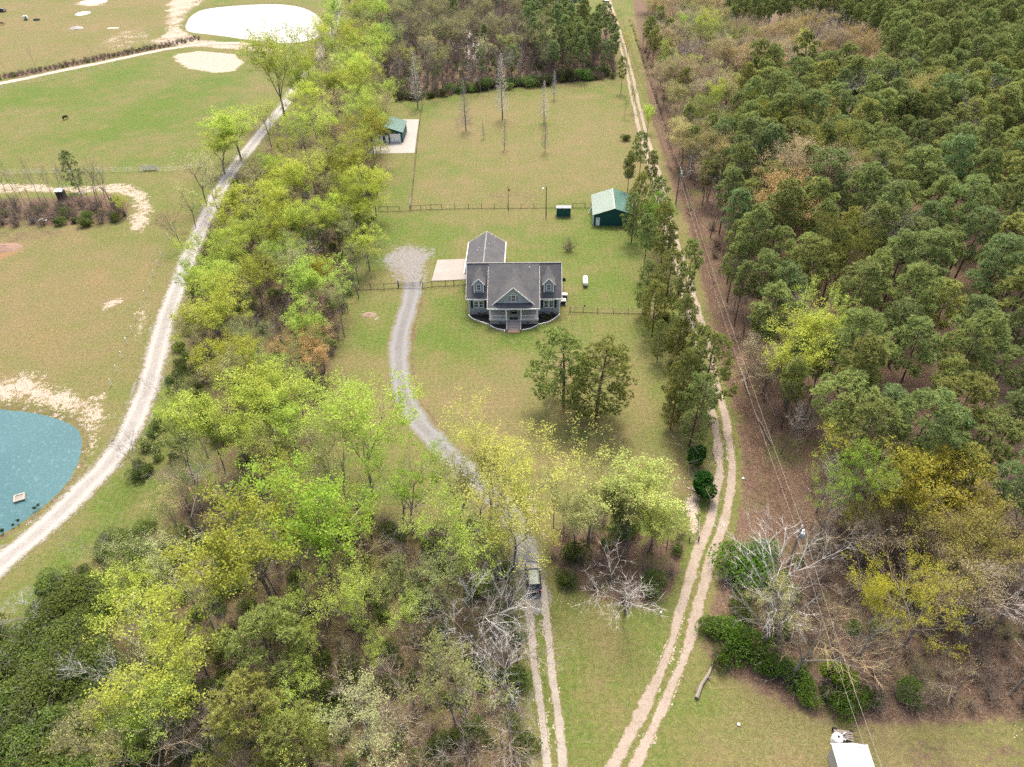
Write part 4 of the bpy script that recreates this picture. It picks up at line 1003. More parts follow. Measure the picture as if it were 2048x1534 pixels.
# pines and small trees between the lawn and the lane
LP = [('openpine2', 1272, 385, 12, (.25, .30, .10), None, .9), ('openpine0', 1382, 590, 13, (.25, .30, .10), None, .9), ('openpine1', 1405, 750, 14, (.25, .30, .10), None, .9), ('openpine0', 1352, 720, 9, 'olpine', None, .8), ('openpine2', 1325, 640, 9, 'olpine', None, .8),
      ('pine0', 1247, 112, 12, 'pine2', 'lone pine at the far corner of the back lawn beside the lane', .95), ('pine1', 1288, 262, 14, (.25, .30, .10), None, 1), ('pine2', 1262, 300, 13, (.25, .30, .10), None, 1), ('pine2', 1308, 300, 14, 'olpine', None, 1),
      ('openpine0', 1282, 345, 13, 'olpine', None, 1), ('openpine2', 1322, 352, 14, (.25, .30, .10), None, .9), ('pine4', 1300, 425, 14, (.25, .30, .10), None, 1), ('openpine1', 1338, 405, 14, 'olpine', None, .9),
      ('pine5', 1392, 478, 15, (.25, .30, .10), None, 1), ('openpine0', 1345, 500, 14, 'olpine', None, 1), ('openpine2', 1300, 520, 12, (.25, .30, .10), None, .95), ('pine1', 1370, 545, 14, (.25, .30, .10), None, .9),
      ('openpine1', 1318, 560, 12, 'olpine', None, 1), ('pine2', 1402, 650, 15, (.25, .30, .10), None, 1), ('openpine0', 1432, 672, 16, 'olpine', 'tall pine whose trunk stands just behind the two hollies', 1.05), ('openpine2', 1380, 700, 14, 'olpine', None, .9),
      ('openpine1', 1365, 640, 9, 'olpine', None, 1), ('pine0', 1345, 445, 12, (.25, .30, .10), None, 1), ('openpine2', 1355, 770, 9, 'olpine', None, .9)]
for k, x, y, h, c, lab, w in LP:
    nb_ = ('far lawn corner', 'workshop back wall', 'workshop', 'garage wing lawn', 'wooden fence end', 'wooden fence', 'yard pines', 'hollies')[int(max(0, min(7, (y - 230) / 68)))]
    lab = lab or '%s %s pine %s the lane, level with the %s' % ('tall' if h > 13.5 else ('short' if h < 11 else 'medium'), colour_word(c), 'close to' if x > 1240 + (y - 250) * .36 + 32 else 'on the lawn side of', nb_)
    top(k, x, y, h, c, lab, PT, 'pines along the sandy lane', w * .86)
top('broad1', 1318, 384, 13, (.20, .30, .05), 'light green leafy tree among the lane pines beside the workshop', LT, None, .8)
for k, x, y, h, c, lab in [('broad0', 1300, 210, 8, 'lime', 'small lime green tree between the lane and the ditch, far up the lane'), ('thin1', 1258, 60, 12, 'yellow', 'narrow yellow leafed tree right of the lane at its far end'),
                           ('thin0', 1270, 165, 9, 'olive', 'thin olive tree standing on the lane verge near the far lawn corner'), ('thin2', 1252, 190, 7, 'olive', 'small olive sapling at the lawn edge near the far corner pine')]:
    top(k, x, y, h, c, lab, LT, None, .75)
for x, y in ((1340, 690), (1322, 640), (1352, 740), (1330, 600), (1368, 800), (1298, 470), (1262, 352), (1280, 430), (1255, 330), (1250, 280)):
    foot('shrub%d' % (x % 4), x, y, 2.4, (.09, .12, .03), 'low green shrub under the lane pines', 'shrub', 'shrubs under the lane pines', 1.0)
# bald cypress saplings on the back lawn
for i, (bx, by, ty, c, lab) in enumerate([(932, 262, 155, 'grey', 'bare cypress in a round leaf patch on the back lawn'), (967, 277, 240, 'grey', 'smallest bare sapling on the back lawn'),
                                          (1005, 238, 105, 'white', 'tallest pale bare cypress on the back lawn, far centre'), (1009, 300, 238, 'grey', 'slim bare cypress in front of the tallest pale one'),
                                          (1088, 246, 160, 'white', 'pale bare cypress right of centre on the back lawn'), (1090, 305, 230, 'grey', 'nearest bare cypress on the back lawn'),
                                          (1108, 199, 140, 'white', 'far right pale bare cypress before the wood'), (836, 215, 98, 'white', 'pale bare cypress by the fence corner behind the garage')]):
    bt('cypress%d' % (i % 2), bx, by, ty, c, lab, 'cypress', 'bare cypresses on the back lawn', .95 if by < 270 else .8)
foot('bush_x' if False else 'thicket1', 1138, 502, 3.6, (.20, .13, .10), 'small round bare crepe myrtle on the lawn behind the house', 'sapling', None, .8, name='bare_sapling')
foot('slim0', 742, 856, 10, 'dbrown', 'thin dark leafless sapling left of the driveway', BT, None, .5); foot('slim1', 705, 800, 7, 'grey', 'thin pale leafless sapling at the left lawn edge', BT, None, .5)
# the belt between gravel road and lawn: landmark trees
bt('broad2', 572, 243, 52, 'lime2', 'tallest lime green tree beside the gravel road near the farm pond', LT, None, .95, rz=1.0)
LM = [('broad0', 455, 215, 15, 'lime', 'lime green tree overhanging the gravel road below the farm pond', 1.4), ('broad1', 425, 262, 12, 'lime', 'lime green tree left of the gravel road by the hay field fence', 1.4),
      ('thin0', 378, 295, 15, 'pale', 'pale thin leafed tree left of the gravel road with yellow top', 1.5), ('thin1', 410, 330, 13, 'pale', 'pale thin tree with dark multiple trunks on the gravel road edge', .9),
      ('bud0', 605, 672, 10, 'orange', 'rounded orange brown tree at the lawn side of the belt', 1.15), ('broad3', 375, 520, 11, 'bright', 'bright green tree leaning over the gravel road', .9),
      ('broad2', 430, 565, 15, 'lime', 'broad lime tree beside the bend of the gravel road', 1.1), ('broad1', 500, 742, 15, 'lime', 'large rounded lime tree nearest the driveway side of the belt', 1.25), ('broad0', 440, 775, 15, 'lime2', 'lime tree left in the clump below the orange tree', 1.1),
      ('broad3', 560, 790, 13, 'lime', 'lime tree right in the clump below the orange tree', 1.0),
      ('bud1', 655, 238, 13, 'tan', 'tan pink budding tree left of the two door garage', 1.0), ('tall1', 715, 165, 17, 'lime2', 'lime green tree overhanging the green garage roof', 1.1), ('thin2', 745, 250, 9, 'lime', 'small lime tree in front of the green garage doors', .9)]
for k, x, y, h, c, lab, w in LM: top(k, x, y, h, c, lab, LT, None, w)
top('broad2', 728, 205, 14, 'lime2', 'lime green tree standing against the left wall of the two door garage', LT, None, 1.1); top('broad0', 752, 232, 10, 'lime', 'lime tree whose crown covers the left roll door of the garage', LT, None, .9)
top('broad3', 590, 110, 20, 'lime2', 'lime green tree right of the tallest one by the farm pond', LT, None, 1.0); top('thin0', 520, 195, 15, 'lime', 'thin lime tree over the gravel road below the tallest tree', LT, None, 1.3)
# front row
FR = [('broad2', 705, 782, 19, 'lime2', 'green tree with dark forked trunk left of the driveway bend', 1.0), ('tall1', 800, 895, 16, 'bright', 'bright green tree in the front row left of the driveway', 1.15),
      ('thin0', 655, 840, 18, 'olive', 'thin olive tree behind the bright green front row tree', 1.05), ('yellow0', 965, 845, 21, 'yellow', 'big yellow crowned tree over the driveway, dark forked trunk', 1.22), ('thin1', 1020, 985, 15, 'yellow', 'thin yellow tree right of the big yellow one above the driveway', 1.3), ('thin2', 900, 900, 17, 'olive', 'thin olive yellow tree left of the big yellow one', 1.2), ('thin0', 1050, 930, 13, 'lime', 'thin lime tree at the right edge of the driveway bend', 1.0),
      ('broad3', 600, 950, 19, 'bright', 'bright green spreading tree on the left of the front wood', 1.0), ('broad0', 470, 1012, 19, (.36, .38, .07), 'yellow green tree with pale leaning trunk in the front wood', 1.0),
      ('thin1', 880, 985, 17, 'lime2', 'sparse lime tree left of the parked car with tall thin trunk', .95), ('thin2', 700, 1140, 16, 'lime', 'sparse lime tree in the middle of the front wood', .9),
      ('broad1', 235, 1150, 12, 'lime', 'lime tree over the green bushes near the gravel road', 1.15), ('broad2', 320, 1255, 15, 'lime', 'broad lime tree at the bottom left corner', 1.15), ('broad3', 260, 1400, 10, 'lime2', 'low lime tree at the very bottom left', 1.0),
      ('thin0', 985, 1060, 12, 'lime2', 'thin lime tree right beside the driveway above the car', .8), ('broad1', 1262, 930, 14, (.42, .47, .15), 'yellow green rounded tree between the driveway and the lane', 1.25), ('broad0', 1185, 965, 12, (.40, .44, .19), 'pale green tree left in the clump between driveway and lane', 1.1),
      ('broad3', 1318, 985, 11, (.42, .47, .14), 'lime tree at the right of the clump between driveway and lane', 1.0), ('thin2', 1110, 930, 12, 'pale', 'pale thin tree right of the driveway before the clump', .7), ('broad2', 1240, 990, 11, (.09, .13, .03), 'dark ivy covered tree in the clump between driveway and lane', .6)]
for k, x, y, h, c, lab, w in FR: top(k, x, y, h, c, lab, LT, None, w)
BR = [('bare0', 1265, 1125, 10, 'white', 'pale leafless tree spreading over the grass between the two tracks', 1.5), ('bare1', 935, 1200, 13, 'white', 'pale leafless tree with radiating branches left of the sandy track', 1.1),
      ('bare2', 335, 945, 13, 'pink', 'pinkish leafless tree above the green bushes', 1.1), ('bare3', 315, 742, 10, 'dbrown', 'dark bare tree beside the gravel road above the teal pond', .9), ('bare1', 245, 872, 9, 'dbrown', 'bare twisted tree at the road edge by the teal pond', .8),
      ('bare0', 335, 410, 11, 'dbrown', 'dark bare leaning tree left of the gravel road', 1.1), ('bare2', 640, 560, 13, 'pink', 'pinkish bare tree at the lawn edge of the belt', .9), ('bare3', 690, 430, 9, 'pink', 'reddish bare small tree by the back fence', .9),
      ('bare1', 1625, 1112, 17, 'white', 'large pale leafless tree under the power line', 1.0), ('bare2', 1570, 1180, 12, 'grey', 'grey leafless tree beside the sandy lane bend', .9), ('bare3', 1985, 945, 11, 'white', 'small white leafless tree at the right edge of the pine wood', .8),
      ('bare0', 1598, 566, 16, 'white', 'white leafless tree at the edge of the pine wood beside a lime tree', .8), ('bare1', 1700, 842, 17, 'white', 'white leafless tree behind the lime tree column', .6), ('slim0', 1655, 968, 9, 'white', 'broken dead snag standing in the leaf litter', .9),
      ('bare3', 165, 1045, 8, 'grey', 'thin leafless tree leaning over the gravel road', .9), ('bare2', 40, 1180, 8, 'white', 'pale leafless tree at the left edge by the gravel road', .9),
      ('bare0', 800, 1370, 11, 'tan', 'tan twiggy tree low in the front wood', 1.1), ('bare2', 1000, 1420, 9, 'tan', 'tan twiggy tree by the sandy track at the bottom', 1.1)]
for k, x, y, h, c, lab, w in BR: top(k, x, y, h, c, lab, BT, None, w)
RB = [('yellow0', 1812, 1138, 17, (.44, .44, .05), 'yellow green rounded tree alone in the bare wood at right', .85), ('tall0', 1712, 880, 18, 'bright', 'narrow bright lime tree at the left end of the yellow clump', .7), ('tall2', 1745, 868, 17, 'tan', 'tan budding tree in the middle of the yellow clump', .8),
      ('broad3', 1800, 880, 17, (.36, .35, .06), 'yellow tree in the clump below the pine wood, left of two', 1.0), ('broad2', 1885, 895, 16, (.38, .36, .06), 'yellow tree in the clump below the pine wood, right of two', 1.0), ('broad1', 1740, 1000, 9, 'yellow', 'low yellow tree below the bright lime one', .9),
      ('tall1', 1652, 574, 19, 'lime', 'lime green tree inside the pine wood edge, upper one', .8), ('broad0', 1620, 640, 17, 'lime', 'lime green tree inside the pine wood edge, lower one', .95), ('bud0', 1860, 1020, 11, 'tan', 'tan twiggy tree below the yellow clump', 1.2), ('bud1', 2000, 1050, 14, (.30, .28, .09), 'olive yellow tree at the right edge below the pines', 1.2),
      ('bud2', 1960, 1120, 12, 'tan', 'tan budding tree at the far right of the bare wood', 1.2), ('tall0', 1408, 18, 18, 'lime', 'bright lime tree near the top of the picture right of the ditch', 1.0), ('tall2', 1380, 22, 16, 'lime2', 'smaller lime tree left of the bright one at the top', .8), ('tall1', 1620, 58, 18, 'lime', 'lime tree standing alone in the far pine wood', .95),
      ('broad1', 1440, 153, 15, 'lime', 'small round lime tree in the far pine wood edge', .65), ('broad2', 1405, 182, 15, (.27, .29, .08), 'pale olive round tree right of the ditch', .9), ('bud0', 1335, 42, 15, 'tan', 'rounded tan tree right of the ditch at the top', .9), ('bud1', 1392, 112, 15, 'tan', 'larger tan tree in the tan clump right of the ditch', .9), ('bud2', 1350, 118, 14, (.26, .28, .10), 'pale olive tree left in the tan clump by the ditch', .9), ('bud1', 1405, 150, 14, 'tan', 'lower tan tree in the tan clump by the ditch', .9)]
for k, x, y, h, c, lab, w in RB: top(k, x, y, h, c, lab, LT, None, w)
top('openpine0', 500, 1222, 15, 'olpine', 'dense olive pine low in the front wood', PT, None, 1.15); top('openpine1', 470, 1400, 14, 'olpine', 'olive pine cut by the bottom edge, left of centre', PT, None, 1.2); top('openpine2', 570, 1440, 12, 'olpine', 'olive pine cut by the bottom edge, right of its neighbour', PT, None, 1.2)
top('openpine0', 125, 302, 11, 'pine3', 'lone dark pine in the thin tree row by the hay field', PT, None, .8)
# ------------------------------------------------------------------ woods filled by zone
def mass(name, pts, keys, hr, label, col, seed):
    """one uncountable mass: a point cloud carrying instances of growth forms"""
    R = random.Random(seed); src = []
    for i, k in enumerate(keys):
        p = PROTO[k]; a = p['crown']; b = p['trunk']; m = bpy.data.meshes.new(name)
        va = np.zeros(len(a.vertices) * 3, np.float32); a.vertices.foreach_get('co', va); vb = np.zeros(len(b.vertices) * 3, np.float32); b.vertices.foreach_get('co', vb)
        fa = [tuple(q.vertices) for q in a.polygons]; fb = [tuple(j + len(a.vertices) for j in q.vertices) for q in b.polygons]
        m.from_pydata(np.concatenate([va, vb]).reshape(-1, 3).tolist(), [], fa + fb)
        at = m.attributes.new('rnd', 'FLOAT', 'POINT'); ra = np.zeros(len(a.vertices), np.float32); a.attributes['rnd'].data.foreach_get('value', ra)
        at.data.foreach_set('value', np.concatenate([ra, np.full(len(b.vertices), .5, np.float32)]))
        for q in (*a.materials, b.materials[0]): m.materials.append(q)
        mi = np.zeros(len(a.polygons), np.int32); a.polygons.foreach_get('material_index', mi)
        m.polygons.foreach_set('material_index', np.concatenate([mi, np.full(len(b.polygons), 2, np.int32)]))
        o = bpy.data.objects.new(name + '_form', m); src.append((o, p['h']))
    me = bpy.data.meshes.new(name); me.from_pydata([(q[0], q[1], 0) for q in pts], [], [])
    wh_ = [R.randrange(len(src)) for _ in pts]; sc_ = [(q[2] if len(q) > 2 else R.uniform(*hr)) / src[k][1] for q, k in zip(pts, wh_)]
    for nm, ty, vals in (('sz', 'FLOAT', sc_), ('rot', 'FLOAT', [R.uniform(0, 6.28) for _ in pts]), ('wh', 'INT', wh_)):
        at = me.attributes.new(nm, ty, 'POINT'); at.data.foreach_set('value', vals)
    ob = bpy.data.objects.new(name, me); COL.objects.link(ob); ob['kind'] = 'stuff'; ob['label'] = label; ob.color = (*(CO[col] if isinstance(col, str) else col), 1)
    g = bpy.data.node_groups.new(name, 'GeometryNodeTree'); g.interface.new_socket('Geometry', in_out='INPUT', socket_type='NodeSocketGeometry'); g.interface.new_socket('Geometry', in_out='OUTPUT', socket_type='NodeSocketGeometry')
    gi = g.nodes.new('NodeGroupInput'); go = g.nodes.new('NodeGroupOutput'); iop = g.nodes.new('GeometryNodeInstanceOnPoints'); gtoi = g.nodes.new('GeometryNodeGeometryToInstance')
    for o, _ in src[::-1]:
        oi = g.nodes.new('GeometryNodeObjectInfo'); oi.inputs['Object'].default_value = o; oi.inputs['As Instance'].default_value = True; g.links.new(oi.outputs['Geometry'], gtoi.inputs[0])
    def attr(nm, ty):
        a = g.nodes.new('GeometryNodeInputNamedAttribute'); a.data_type = ty; a.inputs['Name'].default_value = nm; return a.outputs[0]
    cx = g.nodes.new('ShaderNodeCombineXYZ'); g.links.new(attr('rot', 'FLOAT'), cx.inputs[2])
    g.links.new(gi.outputs[0], iop.inputs['Points']); g.links.new(gtoi.outputs[0], iop.inputs['Instance']); iop.inputs['Pick Instance'].default_value = True
    g.links.new(attr('wh', 'INT'), iop.inputs['Instance Index']); g.links.new(cx.outputs[0], iop.inputs['Rotation']); g.links.new(attr('sz', 'FLOAT'), iop.inputs['Scale'])
    g.links.new(iop.outputs[0], go.inputs[0]); md = ob.modifiers.new('wood', 'NODES'); md.node_group = g
    return ob
MASS = {}

def zone(poly, zc_, dist, mix, seed, avoid=ROADS, wide=(.85, 1.15), far_y=-1e9):
    """mix: (weight, keys, colours, heights, label, category, group)"""
    R = random.Random(seed); tot = sum(m[0] for m in mix)
    px_ = [q[0] for q in poly]; py_ = [q[1] for q in poly]; box = (max(min(px_), 0), max(min(py_), 0), min(max(px_), 2048), min(max(py_), 1534))
    for x, y in scatter(poly, zc_, dist, seed=seed, avoid=avoid):
        u = R.uniform(0, tot)
        for m in mix:
            u -= m[0]
            if u <= 0: break
        if m[5] in (BT, LT) and proj(x, y, 0)[1] < far_y: MASS.setdefault('bare' if m[5] == BT else 'budding', []).append((x, y, R.uniform(*m[3]))); continue
        if m[5] in ('thicket', 'shrub'):
            MASS.setdefault(m[5], []).append((x, y, R.uniform(*m[3]))); continue
        h, c = R.uniform(*m[3]), R.choice(m[2]); q = (h - m[3][0]) / (m[3][1] - m[3][0] + 1e-6); sz = 'small' if q < .33 else ('medium' if q < .67 else 'tall')
        cw = colour_word(c); base = m[4]
        for w_ in ('lime green ', 'olive or tan ', 'grey green ', 'brown ', 'olive ', 'tan ', 'pale ', 'lime ', 'greyish ', 'green ', 'dark ', 'leafy spring ', 'thin leafed '):
            if base.startswith(w_): base = base[len(w_):]; break
        if base.startswith('leafless'): lab = '%s %s %s' % (sz, cw, base)
        else: lab = '%s %s %s' % (sz, cw, base)
        lab += ', ' + spot(*proj(x, y, zc_), box)
        plant(R.choice(m[1]), x, y, h, c, ' '.join(lab.split()[:16]), m[5], m[6], R.uniform(*wide), jitter=.14)
BROAD = ['broad0', 'broad1', 'broad2', 'broad3']; TALL = ['tall0', 'tall1', 'tall2']; THIN = ['thin0', 'thin1', 'thin2']; BARE = ['bare0', 'bare1', 'bare2', 'bare3']; BUD = ['bud0', 'bud1', 'bud2']
PINES = ['pine%d' % i for i in range(6)]; SHR = ['shrub%d' % i for i in range(4)]; THK = ['thicket0', 'thicket1', 'thicket2']; FB = ['finebush0', 'finebush1']
belt = [(500, 300), (560, 300), (640, 320), (700, 312), (740, 330), (748, 400), (728, 470), (695, 530), (680, 590), (632, 650), (590, 690), (520, 730), (430, 735), (385, 700), (370, 640), (395, 560), (440, 460), (450, 410), (475, 350)]
zone(belt, 11, 5.2, [(6, BROAD, ['lime', 'lime2', 'lime', (.33, .36, .06)], (10, 15), 'lime green leafy tree in the roadside belt', LT, 'lime trees of the belt'),
                     (3, THIN, ['olive', 'pale', 'olive'], (9, 14), 'thin leafed tree in the roadside belt', LT, 'olive trees of the belt'),
                     (1.6, BARE, ['brown', 'grey'], (8, 12), 'leafless tree in the roadside belt', BT, 'leafless trees of the belt')], 11)
upper = [(640, 20), (690, -30), (760, -30), (772, 60), (770, 150), (740, 200), (735, 250), (700, 280), (650, 300), (590, 300), (560, 270), (600, 210), (610, 120)]
zone(upper, 13, 6.2, [(4, BROAD + TALL, ['lime2', 'lime', (.31, .33, .07)], (12, 18), 'leafy spring tree in the far belt', LT, 'leafy trees at the far end of the belt'),
                      (3, THIN + BUD, ['pale', 'tan', 'olive'], (11, 16), 'olive or tan budding tree in the far belt', LT, 'budding trees at the far end of the belt'),
                      (2, BARE, ['brown', 'grey'], (10, 14), 'leafless tree in the far belt', BT, 'leafless trees at the far end of the belt')], 12)
back = [(790, 205), (820, 198), (880, 195), (1000, 180), (1100, 166), (1100, 60), (1050, 15), (990, 0), (900, -6), (760, -6), (740, 30), (750, 130)]
zone([(795, 203), (880, 193), (1000, 178), (1228, 156), (1225, 95), (1100, 30), (990, 0), (760, -4), (750, 130)], 0, 2.6, [(3, THK, ['brown'], (1.5, 3.6), '', 'thicket', ''), (1, SHR, ['brush'], (1.5, 3), '', 'shrub', '')], 34)
zone(back, 0, 5.0, [(5, BARE + ['slim0', 'slim1'], ['brown', 'grey', 'dbrown', 'brown'], (11, 17), 'leafless tree in the back wood', BT, 'leafless trees of the back wood'),
                    (2.2, THIN + BUD, ['pale', 'olive', (.24, .25, .13)], (11, 16), 'grey green budding tree in the back wood', LT, 'budding trees of the back wood'),
                    (.6, TALL, ['lime2'], (12, 16), 'lime tree in the back wood', LT, 'lime trees of the back wood'), (.5, PINES, ['pine3'], (12, 17), 'dark pine in the back wood', PT, 'pines of the back wood')], 13, far_y=125)
zone([(1095, 166), (1228, 158), (1225, 95), (1150, 60), (1060, 30), (1040, 60), (1060, 120)], 0, 4.4, [(5, PINES, ['pine3', 'pine', 'pine3'], (12, 17), 'dark pine in the stand behind the back lawn', PT, 'pines behind the back lawn'), (2, BARE, ['brown', 'dbrown'], (9, 13), 'leafless tree among the pines behind the back lawn', BT, 'leafless trees among the back pines')], 14)
for i in range(30):
    x = 800 + i * 14.3; y = 203 - (x - 800) * .108 - 1.5
    foot(('shrub%d' % (i % 4), 'finebush%d' % (i % 2))[(i * 7) % 3 == 0], x + RG.uniform(-5, 5), y - RG.uniform(0, 9), RG.uniform(1.8, 5.0), RG.choice([(.13, .25, .05), (.10, .15, .04), (.17, .24, .07), (.12, .13, .06)]), '%s bush at the back wood edge %s' % (('rounded', 'feathery')[(i * 7) % 3 == 0], ('behind the garage fence corner', 'left of the tall pale cypress', 'behind the tall pale cypress', 'right of the tall pale cypress', 'below the dark pine stand', 'beside the far lawn corner')[i // 5] + ', ' + ('first', 'second', 'third', 'fourth', 'fifth')[i % 5] + ' from left'), 'shrub', 'green bushes at the back wood edge', RG.uniform(.9, 1.6))
# thin tree row and thicket by the hay field
for i, x in enumerate((8, 28, 42, 55, 66, 84, 100, 112, 128, 140, 152, 170, 184, 196, 205, 215, 222, 228)):
    foot('slim%d' % (i % 2), x, 408 + (i * 7) % 11, 10 + (i * 3) % 4, 'brown' if i % 3 else 'grey', 'thin leafless tree in the row by the hay field', BT, 'thin leafless trees by the hay field', .9 if i < 12 else 1.3)
zone([(-60, 402), (20, 405), (100, 408), (160, 400), (235, 395), (250, 420), (240, 440), (140, 446), (60, 448), (-60, 450)], 1, 2.6, [(5, THK, ['brown', (.19, .15, .10), 'dbrown'], (2.5, 4), 'brown leafless thicket along the field edge', 'thicket', 'thickets along the field edge'), (1, SHR, [(.08, .10, .03)], (2, 2.8), 'dark green shrub in the thicket along the field edge', 'shrub', 'shrubs along the field edge')], 15, avoid=[])
foot('broad0', 250, 432, 5.5, 'yellow', 'small yellow green tree at the end of the field thicket', LT, None, 1.0)
foot('thin1', 392, 455, 12, 'pale', 'pale multi trunk tree on the right shoulder of the gravel road', LT, None, .9)
# hedge strip beside the farm road
zone([(-60, 166), (0, 153), (60, 142), (130, 128), (200, 114), (270, 100), (330, 88), (398, 74), (400, 80), (335, 94), (270, 107), (200, 121), (130, 135), (60, 148), (0, 161), (-60, 173)], 0, 1.5, [(4, THK, ['brown'], (1.0, 2.0), '', 'thicket', ''), (1, SHR, ['brush'], (.8, 1.5), '', 'shrub', '')], 33, avoid=[])
for x, y, h in ((15, 150, 6), (72, 136, 9), (185, 112, 5), (235, 108, 5), (252, 98, 6), (300, 85, 6), (345, 62, 6), (378, 72, 7)):
    foot('slim%d' % (x % 2), x, y, h, 'grey', 'thin bare sapling in the scrub beside the farm road', BT, 'saplings beside the farm road', .9)
top('bare0', 610, 45, 9, 'pink', 'reddish bare tree against the bright farm pond', BT, None, .8); top('bare2', 636, 40, 9, 'grey', 'grey bare tree at the right bank of the farm pond', BT, None, .7)
# front wood
front = [(640, 1010), (760, 1040), (850, 1060), (960, 1040), (1010, 1100), (1020, 1190), (1040, 1300), (1055, 1420), (1070, 1700), (260, 1800), (230, 1534), (260, 1400), (300, 1250), (330, 1120), (380, 1010), (500, 960)]
zone(front, 0, 3.9, [(2.4, BARE, ['grey', 'tan', 'white', 'brown'], (7, 14), 'leafless tree in the front wood', BT, 'leafless trees of the front wood'), (1.4, THIN, ['olive', 'lime2', 'pale', 'lime'], (8, 15), 'thin leafed tree in the front wood', LT, 'thin trees of the front wood')], 16)
zone(front, 0, 1.9, [(2, THK, ['brown', 'tan', (.20, .17, .09)], (1.2, 2.6), 'brown brush thicket on the floor of the front wood', 'thicket', 'thickets of the front wood'), (3, SHR, ['bush', (.12, .15, .04), 'brush'], (1.2, 2.6), 'green shrub on the floor of the front wood', 'shrub', 'shrubs of the front wood')], 17)
zone([(330, 640), (380, 720), (400, 830), (350, 920), (270, 960), (300, 880), (345, 800)], 0, 1.8, [(1, FB + SHR, ['green', (.13, .18, .04), 'brush'], (1.3, 2.4), 'green brush on the bank right of the gravel road', 'shrub', 'brush on the gravel road bank')], 19, avoid=[(GRAVEL_ROAD, 4)])
zone([(380, 830), (560, 800), (640, 830), (640, 900), (690, 980), (620, 1050), (420, 1000), (340, 960)], 0, 3.2, [(3, THIN, ['olive', 'lime2', 'lime'], (8, 14), 'olive tree between belt and front wood', LT, 'olive trees below the belt'), (2, THK, ['brown', 'tan'], (1.6, 3), 'brown thicket between belt and front wood', 'thicket', 'thickets below the belt'), (2, SHR, ['bush', 'brush'], (1.5, 3), 'green shrub between belt and front wood', 'shrub', 'shrubs below the belt')], 20)
zone([(480, 350), (640, 330), (750, 345), (750, 440), (700, 540), (680, 680), (640, 800), (400, 780), (375, 640), (420, 480)], 0, 2.4, [(3, THK, ['brown', 'dbrown', 'tan'], (1.6, 3.4), 'brown thicket under the belt trees', 'thicket', 'thickets under the belt trees'), (2, SHR, ['bush', 'brush', (.09, .13, .03)], (1.5, 3), 'green shrub under the belt trees', 'shrub', 'shrubs under the belt trees')], 21)
zone([(1090, 1090), (1140, 1060), (1250, 1040), (1375, 1060), (1385, 1110), (1340, 1180), (1270, 1205), (1180, 1195), (1110, 1150)], 0, 2.4, [(3, SHR + FB, ['bush', 'green', (.16, .22, .05)], (1.5, 3.2), 'green shrub in the clump between driveway and lane', 'shrub', 'shrubs between driveway and lane'), (2, THK, ['brown', 'grey'], (1.8, 3), 'brown thicket in the clump between driveway and lane', 'thicket', 'thickets between driveway and lane')], 22)
zone([(1100, 1075), (1140, 1050), (1250, 1040), (1350, 1060), (1330, 1130), (1200, 1150)], 0, 5, [(1, THIN + BUD, ['pale', 'olive', 'lime2'], (8, 12), 'pale twiggy tree in the clump between driveway and lane', LT, 'twiggy trees between driveway and lane')], 23)
# right hand side: bushes at the bend, bare wood, forest edge
for x, y, h, c, w in ((1490, 1150, 4.2, (.11, .22, .03), 1.3), (1520, 1120, 3.2, (.11, .21, .03), 1.1), (1455, 1155, 3.0, (.12, .22, .03), 1.0), (1560, 1190, 4, (.17, .23, .06), 1.0), (1460, 1275, 3, (.11, .19, .03), 1.1), (1490, 1300, 3.2, (.10, .20, .03), 1.2), (1530, 1330, 2.6, (.09, .16, .03), 1.1), (1440, 1320, 2.4, (.10, .18, .03), 1.0), (1590, 1370, 2.4, (.10, .17, .03), 1.1), (1610, 1395, 2.2, (.12, .19, .03), 1.0), (1690, 1410, 2.6, (.10, .18, .03), 1.1), (1650, 1400, 2.0, (.09, .16, .03), 1.0), (1810, 1390, 2.2, (.09, .17, .03), 1.1), (1480, 1230, 2.6, (.12, .16, .05), 1.2), (1555, 1260, 2.6, (.11, .15, .05), 1.2), (1420, 1260, 2.2, (.12, .19, .04), 1.0), (1740, 1400, 2.0, (.08, .15, .03), 1.0), (1570, 1350, 2.5, (.07, .12, .03), 1.2)):
    foot('finebush%d' % (x % 2) if x % 3 else 'shrub%d' % (x % 4), x, y, h, c, '%s green bush at the bare wood edge, %s' % ('tall' if h > 3.1 else ('low' if h < 2.5 else 'medium'), ('near the pole, ' if y < 1200 else ('by the lane bend, ' if x < 1530 else 'above the near lawn, ')) + spot(x, y, (1420, 1100, 1830, 1420))), 'shrub', 'green bushes by the lane bend', w)
foot('holly1', 1665, 1365, 4.2, (.13, .19, .025), 'round olive green bush at the lawn edge of the bare wood', 'shrub', None, 1.05)
rw = [(1600, 1110), (1660, 1050), (1740, 1060), (1900, 1060), (2200, 1050), (2300, 1420), (1900, 1420), (1760, 1430), (1640, 1400), (1540, 1360), (1520, 1280), (1560, 1180)]
zone(rw, 0, 4.3, [(4, BARE + ['slim0'], ['grey', 'tan', 'white', (.33, .26, .20)], (7, 13), 'leafless tree in the bare wood at the right', BT, 'leafless trees of the right wood'), (.5, THIN, ['pale'], (8, 12), 'thin leafed tree in the bare wood at the right', LT, 'thin trees of the right wood')], 24)
zone(rw, 0, 1.9, [(4, THK, ['brown', 'tan', (.22, .17, .13)], (1.3, 2.8), 'brown brush thicket in the bare wood at the right', 'thicket', 'thickets of the right wood'), (.5, SHR, ['brush', 'bush'], (1, 2), 'olive shrub in the bare wood at the right', 'shrub', 'shrubs of the right wood')], 25)
edge = [(1282, 90), (1322, 200), (1352, 300), (1388, 420), (1416, 500), (1448, 600), (1480, 690), (1522, 790), (1580, 900), (1640, 880), (1590, 760), (1540, 650), (1500, 560), (1470, 460), (1430, 360), (1390, 260), (1350, 160), (1320, 80)]
